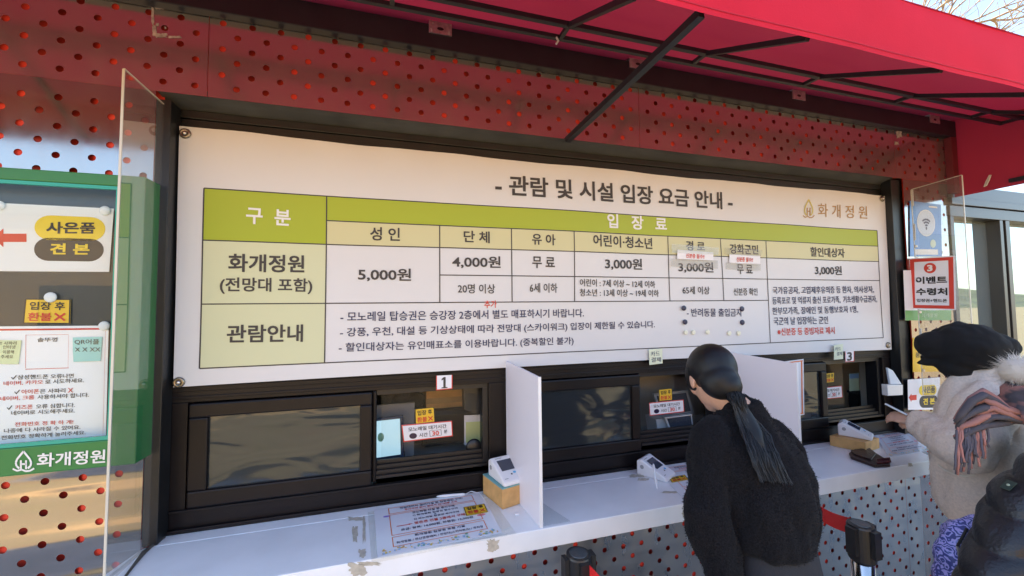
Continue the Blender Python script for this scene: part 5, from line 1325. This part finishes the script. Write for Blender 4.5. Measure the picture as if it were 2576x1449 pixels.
loft(bm, [(c0 + Vector((0, 0, .72)), rt_, ft_, .15, .125), (c0 + Vector((0, 0, .62)), rt_, ft_, .16, .135), (c0 + Vector((0, 0, .54)), rt_, ft_, .15, .11)])
for a, b, c in ((J['hipL'], J['knL'], J['anL']), (J['hipR'], J['knR'], J['anR'])): limb(bm, [Vector(a) - Vector((0, 0, .05)), b, Vector(c) + Vector((0, 0, .02))], [.085, .07, .06])
fuse('trousers', bm, mat('black_trousers', (.01, .01, .012), .85), w2, .011, 5)
bm = BM()
pts = [hit(bv2, x_, y_, .004)[0] for x_, y_ in ((2362, 1170), (2380, 1183), (2405, 1194), (2430, 1198), (2452, 1194))]
pts = [p_ for p_ in pts if p_]
if len(pts) > 2: tube(bm, pts, .004, 6); obj('pocket_trim', bm, mat('pale_trim', (.75, .68, .58), .8), w2)
bm = BM()
ellipsoid(bm, P_(0, -.02, .03), .086, .1, .09, m_); ellipsoid(bm, P_(0, -.04, -.06), .08, .075, .075, m_)
fuse('hair', bm, HAIR, w2, .008, 4)
bm = BM()
cc = atD(2432, 872, 1.76); ellipsoid(bm, cc, .128, .130, .106, Matrix.Rotation(R(16), 3, 'Y')); ellipsoid(bm, cc + Vector((-.01, .0, -.045)), .105, .108, .06)
ellipsoid(bm, atD(2345, 866, 1.80), .060, .06, .062); ellipsoid(bm, cc + Vector((.06, -.02, -.01)), .10, .11, .09)
limb(bm, [atD(2312, 913, 1.82), atD(2372, 905, 1.78)], [.014, .03]); limb(bm, [atD(2322, 900, 1.88), atD(2380, 900, 1.84)], [.016, .03])
ellipsoid(bm, atD(2398, 922, 1.76), .055, .06, .045); ellipsoid(bm, atD(2420, 938, 1.75), .05, .06, .045)
fuse('cap', bm, HAT_B, w2, .008, 5, foldf(.012, 14, 14, 3))
t_ = thing('mobile_phone', 'slim pale mobile phone held out edge on by the woman in cream', 'phone', atD(2255, 1030, 1.9))
a, b = atD(2229, 1017, 1.93), atD(2286, 1046, 1.86); ax = (b - a).cross(ray(2258, 1030)).normalized()
bm = BM(); bar(bm, a, b, .07, .009, up=ax); obj('body', bm, mat('phone_case', (.55, .54, .52), .3, .4), t_, bevel=.003)
bm = BM(); bar(bm, a + (b - a) * .05 + ax * .0053, b - (b - a) * .05 + ax * .0053, .064, .001, up=ax); obj('display', bm, SCREEN_D, t_)

# ---- person in a black puffer at the right edge
J = dict(head=(2.900, -0.991, 1.50), face=(-.7, .65, -.2), neck=(2.885, -1.021, 1.355), pelvis=(2.870, -1.056, .80), front=(-.6, .8, 0), shL=(2.725, -1.116, 1.26), elL=tuple(atD(2592, 1285, 1.14)), wrL=tuple(atD(2465, 1545, 1.08)), hdL=(-.5, .2, -1), hnL=(0, -.3, 1), shR=(3.035, -0.896, 1.26), elR=(3.105, -0.876, 1.0), wrR=(2.985, -0.776, .85), hdR=(-.5, .6, -.3),
         hipL=(2.805, -1.106, .76), knL=(2.795, -1.086, .38), anL=(2.795, -1.116, .0), hipR=(2.935, -1.006, .76), knR=(2.935, -0.986, .38), anR=(2.945, -1.016, .0))
w3, P_, (r_, f_, u_, m_), (rt_, ft_) = person('person in a black quilted puffer jacket with a fur trimmed hood at the right edge', J, (2.875, -1.056, GZ))
bm = BM(); c0 = Vector((2.875, -1.056, 0))
loft(bm, [(c0 + Vector((0, 0, .66)), rt_, ft_, .17, .15), (c0 + Vector((0, 0, .72)), rt_, ft_, .20, .18), (c0 + Vector((0, 0, .9)), rt_, ft_, .205, .175), (c0 + Vector((0, 0, 1.1)), rt_, ft_, .2, .165), (c0 + Vector((0, .01, 1.24)), rt_, ft_, .175, .13), (c0 + Vector((.005, .02, 1.32)), rt_, ft_, .12, .10), (c0 + Vector((.01, .03, 1.36)), rt_, ft_, .085, .085)])
limb(bm, [(2.705, -1.106, 1.225), atD(2592, 1285, 1.14), atD(2480, 1520, 1.08)], [.090, .082, .062]); limb(bm, [(3.015, -0.906, 1.24), (3.095, -0.876, 1.0), (3.005, -0.796, .87)], [.09, .085, .06])
def quilt(co, n_): return .013 * abs(math.sin((co.z + .05 * math.sin(co.x * 9) + .12 * co.x) * math.pi / .068)) ** .6 + .006 * noise.noise(Vector((co.x * 20, co.y * 20, co.z * 14)))
_, bv3 = fuse('puffer_jacket', bm, PUFFER, w3, .009, 5, quilt)
bm = BM()
loft(bm, [(c0 + Vector((0, 0, .74)), rt_, ft_, .15, .12), (c0 + Vector((0, 0, .66)), rt_, ft_, .16, .125)])
for a, b, c in ((J['hipL'], J['knL'], J['anL']), (J['hipR'], J['knR'], J['anR'])): limb(bm, [Vector(a) - Vector((0, 0, .03)), b, Vector(c) + Vector((0, 0, .02))], [.088, .07, .06])
fuse('trousers', bm, mat('black_trousers', (.01, .01, .012), .85), w3, .011, 5)
bm = BM(); ellipsoid(bm, P_(0, -.026, .034), .092, .102, .095, m_); ellipsoid(bm, P_(0, -.05, -.05), .085, .07, .09, m_)
hair3, _ = fuse('hair', bm, mat('dark_brown_hair', (.018, .012, .010), .45), w3, .007, 4)
bm = BM()
for k in range(60): a_ = rp.uniform(0, 6.28); d_ = (r_ * math.cos(a_) + f_ * math.sin(a_) + u_ * rp.uniform(-.3, .8)).normalized(); p_ = P_(0, -.026, .02) + d_ * .09; tube(bm, [p_, p_ + d_ * .015 + wob(.01), p_ + d_ * .02 + wob(.02) - u_ * .02], [.002, .0015, .0008], 4, cap=False)
obj('hair_strands', bm, mat('dark_brown_hair', (.018, .012, .010), .45), hair3)
# fur round the hood
bm = BM(); fc = atD(2694, 962, 1.20); ax_ = Vector((.35, -.1, .3)).normalized(); e1 = cr; e2 = (cu * .55 - cf * .45).normalized()
ringp = []
for k in range(24):
    a = 2 * math.pi * k / 24; ringp.append(fc + Vector((math.cos(a) * .10, math.sin(a) * .10, -.02 * math.cos(a) + .01)))
for p_ in ringp: ellipsoid(bm, p_, .044, .044, .042, seg=10, rings=8)
fur, _ = fuse('hood_fur', bm, FURM, w3, .010, 4)
bm = BM()
for k in range(13000):
    p_ = rp.choice(ringp); d_ = Vector((rp.gauss(0, 1), rp.gauss(0, 1), rp.gauss(.15, 1))).normalized(); s_ = p_ + d_ * .038 + wob(.008); e_ = s_ + d_ * rp.uniform(.006, .034) + Vector((0, 0, -.006)) + wob(.012)
    sd_ = d_.cross(Vector((rp.random(), rp.random(), 1))).normalized() * .0007
    bm.faces.new((bm.verts.new(s_ - sd_), bm.verts.new(s_ + sd_), bm.verts.new(e_)))
obj('fur_strands', bm, FURM, fur)
# badge
p_, n_ = hit(bv3, 2540, 1224, .004)
if p_:
    bm = BM(); rr_ = cr.cross(n_).normalized(); uu_ = n_.cross(rr_); a = rr_ * .011; b = uu_ * .016
    prism(bm, [p_ - a - b, p_ + a - b, p_ + a + b, p_ - a + b], n_ * .002); ellipsoid(bm, p_ + n_ * .002, .004, .004, .004, seg=8, rings=6, mi=1); obj('badge', bm, [mat('badge_green', (.03, .05, .04), .4), mat('badge_mark', (.35, .4, .3), .4)], w3)
# scarf
SCARF = bpy.data.materials.new('scarf_wool'); SCARF.use_nodes = True
t = SCARF.node_tree; b = t.nodes['Principled BSDF']; b.inputs['Roughness'].default_value = .95
tc = t.nodes.new('ShaderNodeTexCoord'); n = t.nodes.new('ShaderNodeTexNoise'); n.inputs['Scale'].default_value = 14; n.inputs['Detail'].default_value = 3
mp = t.nodes.new('ShaderNodeMapping'); mp.inputs['Scale'].default_value = (.6, .6, 2.2)
rmp = t.nodes.new('ShaderNodeValToRGB'); rmp.color_ramp.elements[0].position = .46; rmp.color_ramp.elements[0].color = (.07, .065, .08, 1); rmp.color_ramp.elements[1].position = .58; rmp.color_ramp.elements[1].color = (.34, .16, .14, 1)
t.links.new(tc.outputs['Object'], mp.inputs['Vector']); t.links.new(mp.outputs[0], n.inputs['Vector']); t.links.new(n.outputs['Fac'], rmp.inputs[0]); t.links.new(rmp.outputs[0], b.inputs['Base Color'])
bm = BM(); nc = atD(2690, 1032, 1.18)
for k, (dz, rr_, th) in enumerate(((.05, .098, .030), (.015, .106, .032), (-.025, .112, .034))):
    pts = [nc + Vector((math.cos(a) * rr_, math.sin(a) * rr_, dz + .012 * math.sin(a * 2 + k))) for a in [2 * math.pi * i / 20 for i in range(21)]]
    tube(bm, pts, th, 10, cap=False)
scf, _ = fuse('scarf', bm, SCARF, w3, .007, 4, foldf(.008, 30, 30, 2))
for tone, ks in ((mat('scarf_pink', (.33, .16, .14), .95, bump=.4, bscale=300), (0, 2, 5, 7, 9)), (mat('scarf_grey', (.075, .07, .085), .95, bump=.4, bscale=300), (1, 3, 4, 6, 8, 10))):
    bm = BM()
    for k in ks:
        o1 = (k - 5) / 5; q_ = rp.uniform(0, 6)
        pts = [atD(x_ + 3 * math.sin(q_ + i), y_ + o1 * w_ + 5 * math.sin(q_ + i * 1.7), d_ + .012 * math.sin(k * 2.1 + i * .6)) for i, (x_, y_, w_, d_) in enumerate(((2560, 1050, 12, 1.19), (2530, 1042, 20, 1.19), (2500, 1030, 32, 1.20), (2472, 1030, 42, 1.21), (2445, 1044, 40, 1.22), (2420, 1062, 30, 1.225), (2405, 1078, 24, 1.23)))]
        tube(bm, pts, [.010, .013, .014, .0145, .0135, .011, .006], 8, flat=.7)
    obj('scarf_fold', bm, tone, scf, smooth=True)
for m_i, col_m in enumerate((mat('fringe_pink', (.36, .17, .15), .95), mat('fringe_grey', (.09, .085, .11), .95))):
    bm = BM()
    for k in range(26):
        t = rp.random(); x_ = 2405 + 75 * t; y_ = 1080 - 22 * t + rp.uniform(-6, 6); p_ = atD(x_, y_, 1.22 - .02 * t); L = rp.uniform(.095, .15) * (1.0 - .25 * t); pts = [p_]
        for i in range(6): pts.append(pts[-1] + Vector((rp.uniform(-.006, .004) - .004 * (1 - t), rp.uniform(-.004, .004), -L / 6)))
        tube(bm, pts, .0032, 5)
    obj('fringe', bm, col_m, scf, smooth=True)
# ---- bag on the arm
BAGM = bpy.data.materials.new('bag_print'); BAGM.use_nodes = True
t = BAGM.node_tree; b = t.nodes['Principled BSDF']; b.inputs['Roughness'].default_value = .5
tc = t.nodes.new('ShaderNodeTexCoord'); wv = t.nodes.new('ShaderNodeTexWave'); wv.inputs['Scale'].default_value = 26; wv.inputs['Distortion'].default_value = 14; wv.inputs['Detail'].default_value = 1.5; wv.inputs['Detail Scale'].default_value = 2
rmp = t.nodes.new('ShaderNodeValToRGB'); rmp.color_ramp.elements[0].color = (.04, .05, .22, 1); rmp.color_ramp.elements[0].position = .35; rmp.color_ramp.elements[1].color = (.20, .25, .60, 1); rmp.color_ramp.elements[1].position = .6
e_ = rmp.color_ramp.elements.new(.85); e_.color = (.40, .36, .72, 1)
t.links.new(tc.outputs['Object'], wv.inputs['Vector']); t.links.new(wv.outputs['Fac'], rmp.inputs[0]); t.links.new(rmp.outputs[0], b.inputs['Base Color'])
bc = atD(2418, 1405, 1.26)
t_ = thing('shoulder_bag', 'blue and purple patterned cloth bag hanging beside the black puffer jacket', 'bag', bc - Vector((0, 0, .13)))
bm = BM(); ellipsoid(bm, bc, .075, .06, .085); ellipsoid(bm, bc - Vector((0, 0, .06)), .085, .065, .08); limb(bm, [bc + Vector((.01, 0, .06)), atD(2450, 1318, 1.25)], [.055, .03])
bgo, bvb = fuse('bag_body', bm, BAGM, t_, .008, 5, foldf(.010, 22, 9, 5))
bm = BM(); tube(bm, [atD(2450, 1330, 1.25), atD(2475, 1305, 1.25), atD(2510, 1290, 1.26), atD(2560, 1250, 1.28)], [.016, .013, .012, .012], 8, flat=.4); obj('strap', bm, BAGM, t_, smooth=True)
zp = [hit(bvb, x_, y_, .003)[0] for x_, y_ in ((2432, 1330), (2420, 1352), (2408, 1375))]; zp = [p_ for p_ in zp if p_]
if len(zp) > 1:
    bm = BM(); tube(bm, zp, .004, 6); zo = obj('zip', bm, INK_BLACK, t_); q_ = zp[-1]
    bm = BM(); tube(bm, [q_, q_ + Vector((-.004, -.006, -.015)), q_ + Vector((-.008, -.004, -.034))], [.004, .0045, .003], 6); obj('zip_pull', bm, ZINC, zo)

bpy.data.objects.remove(_fo); bpy.data.curves.remove(_fc); bpy.data.scenes.remove(_fs)
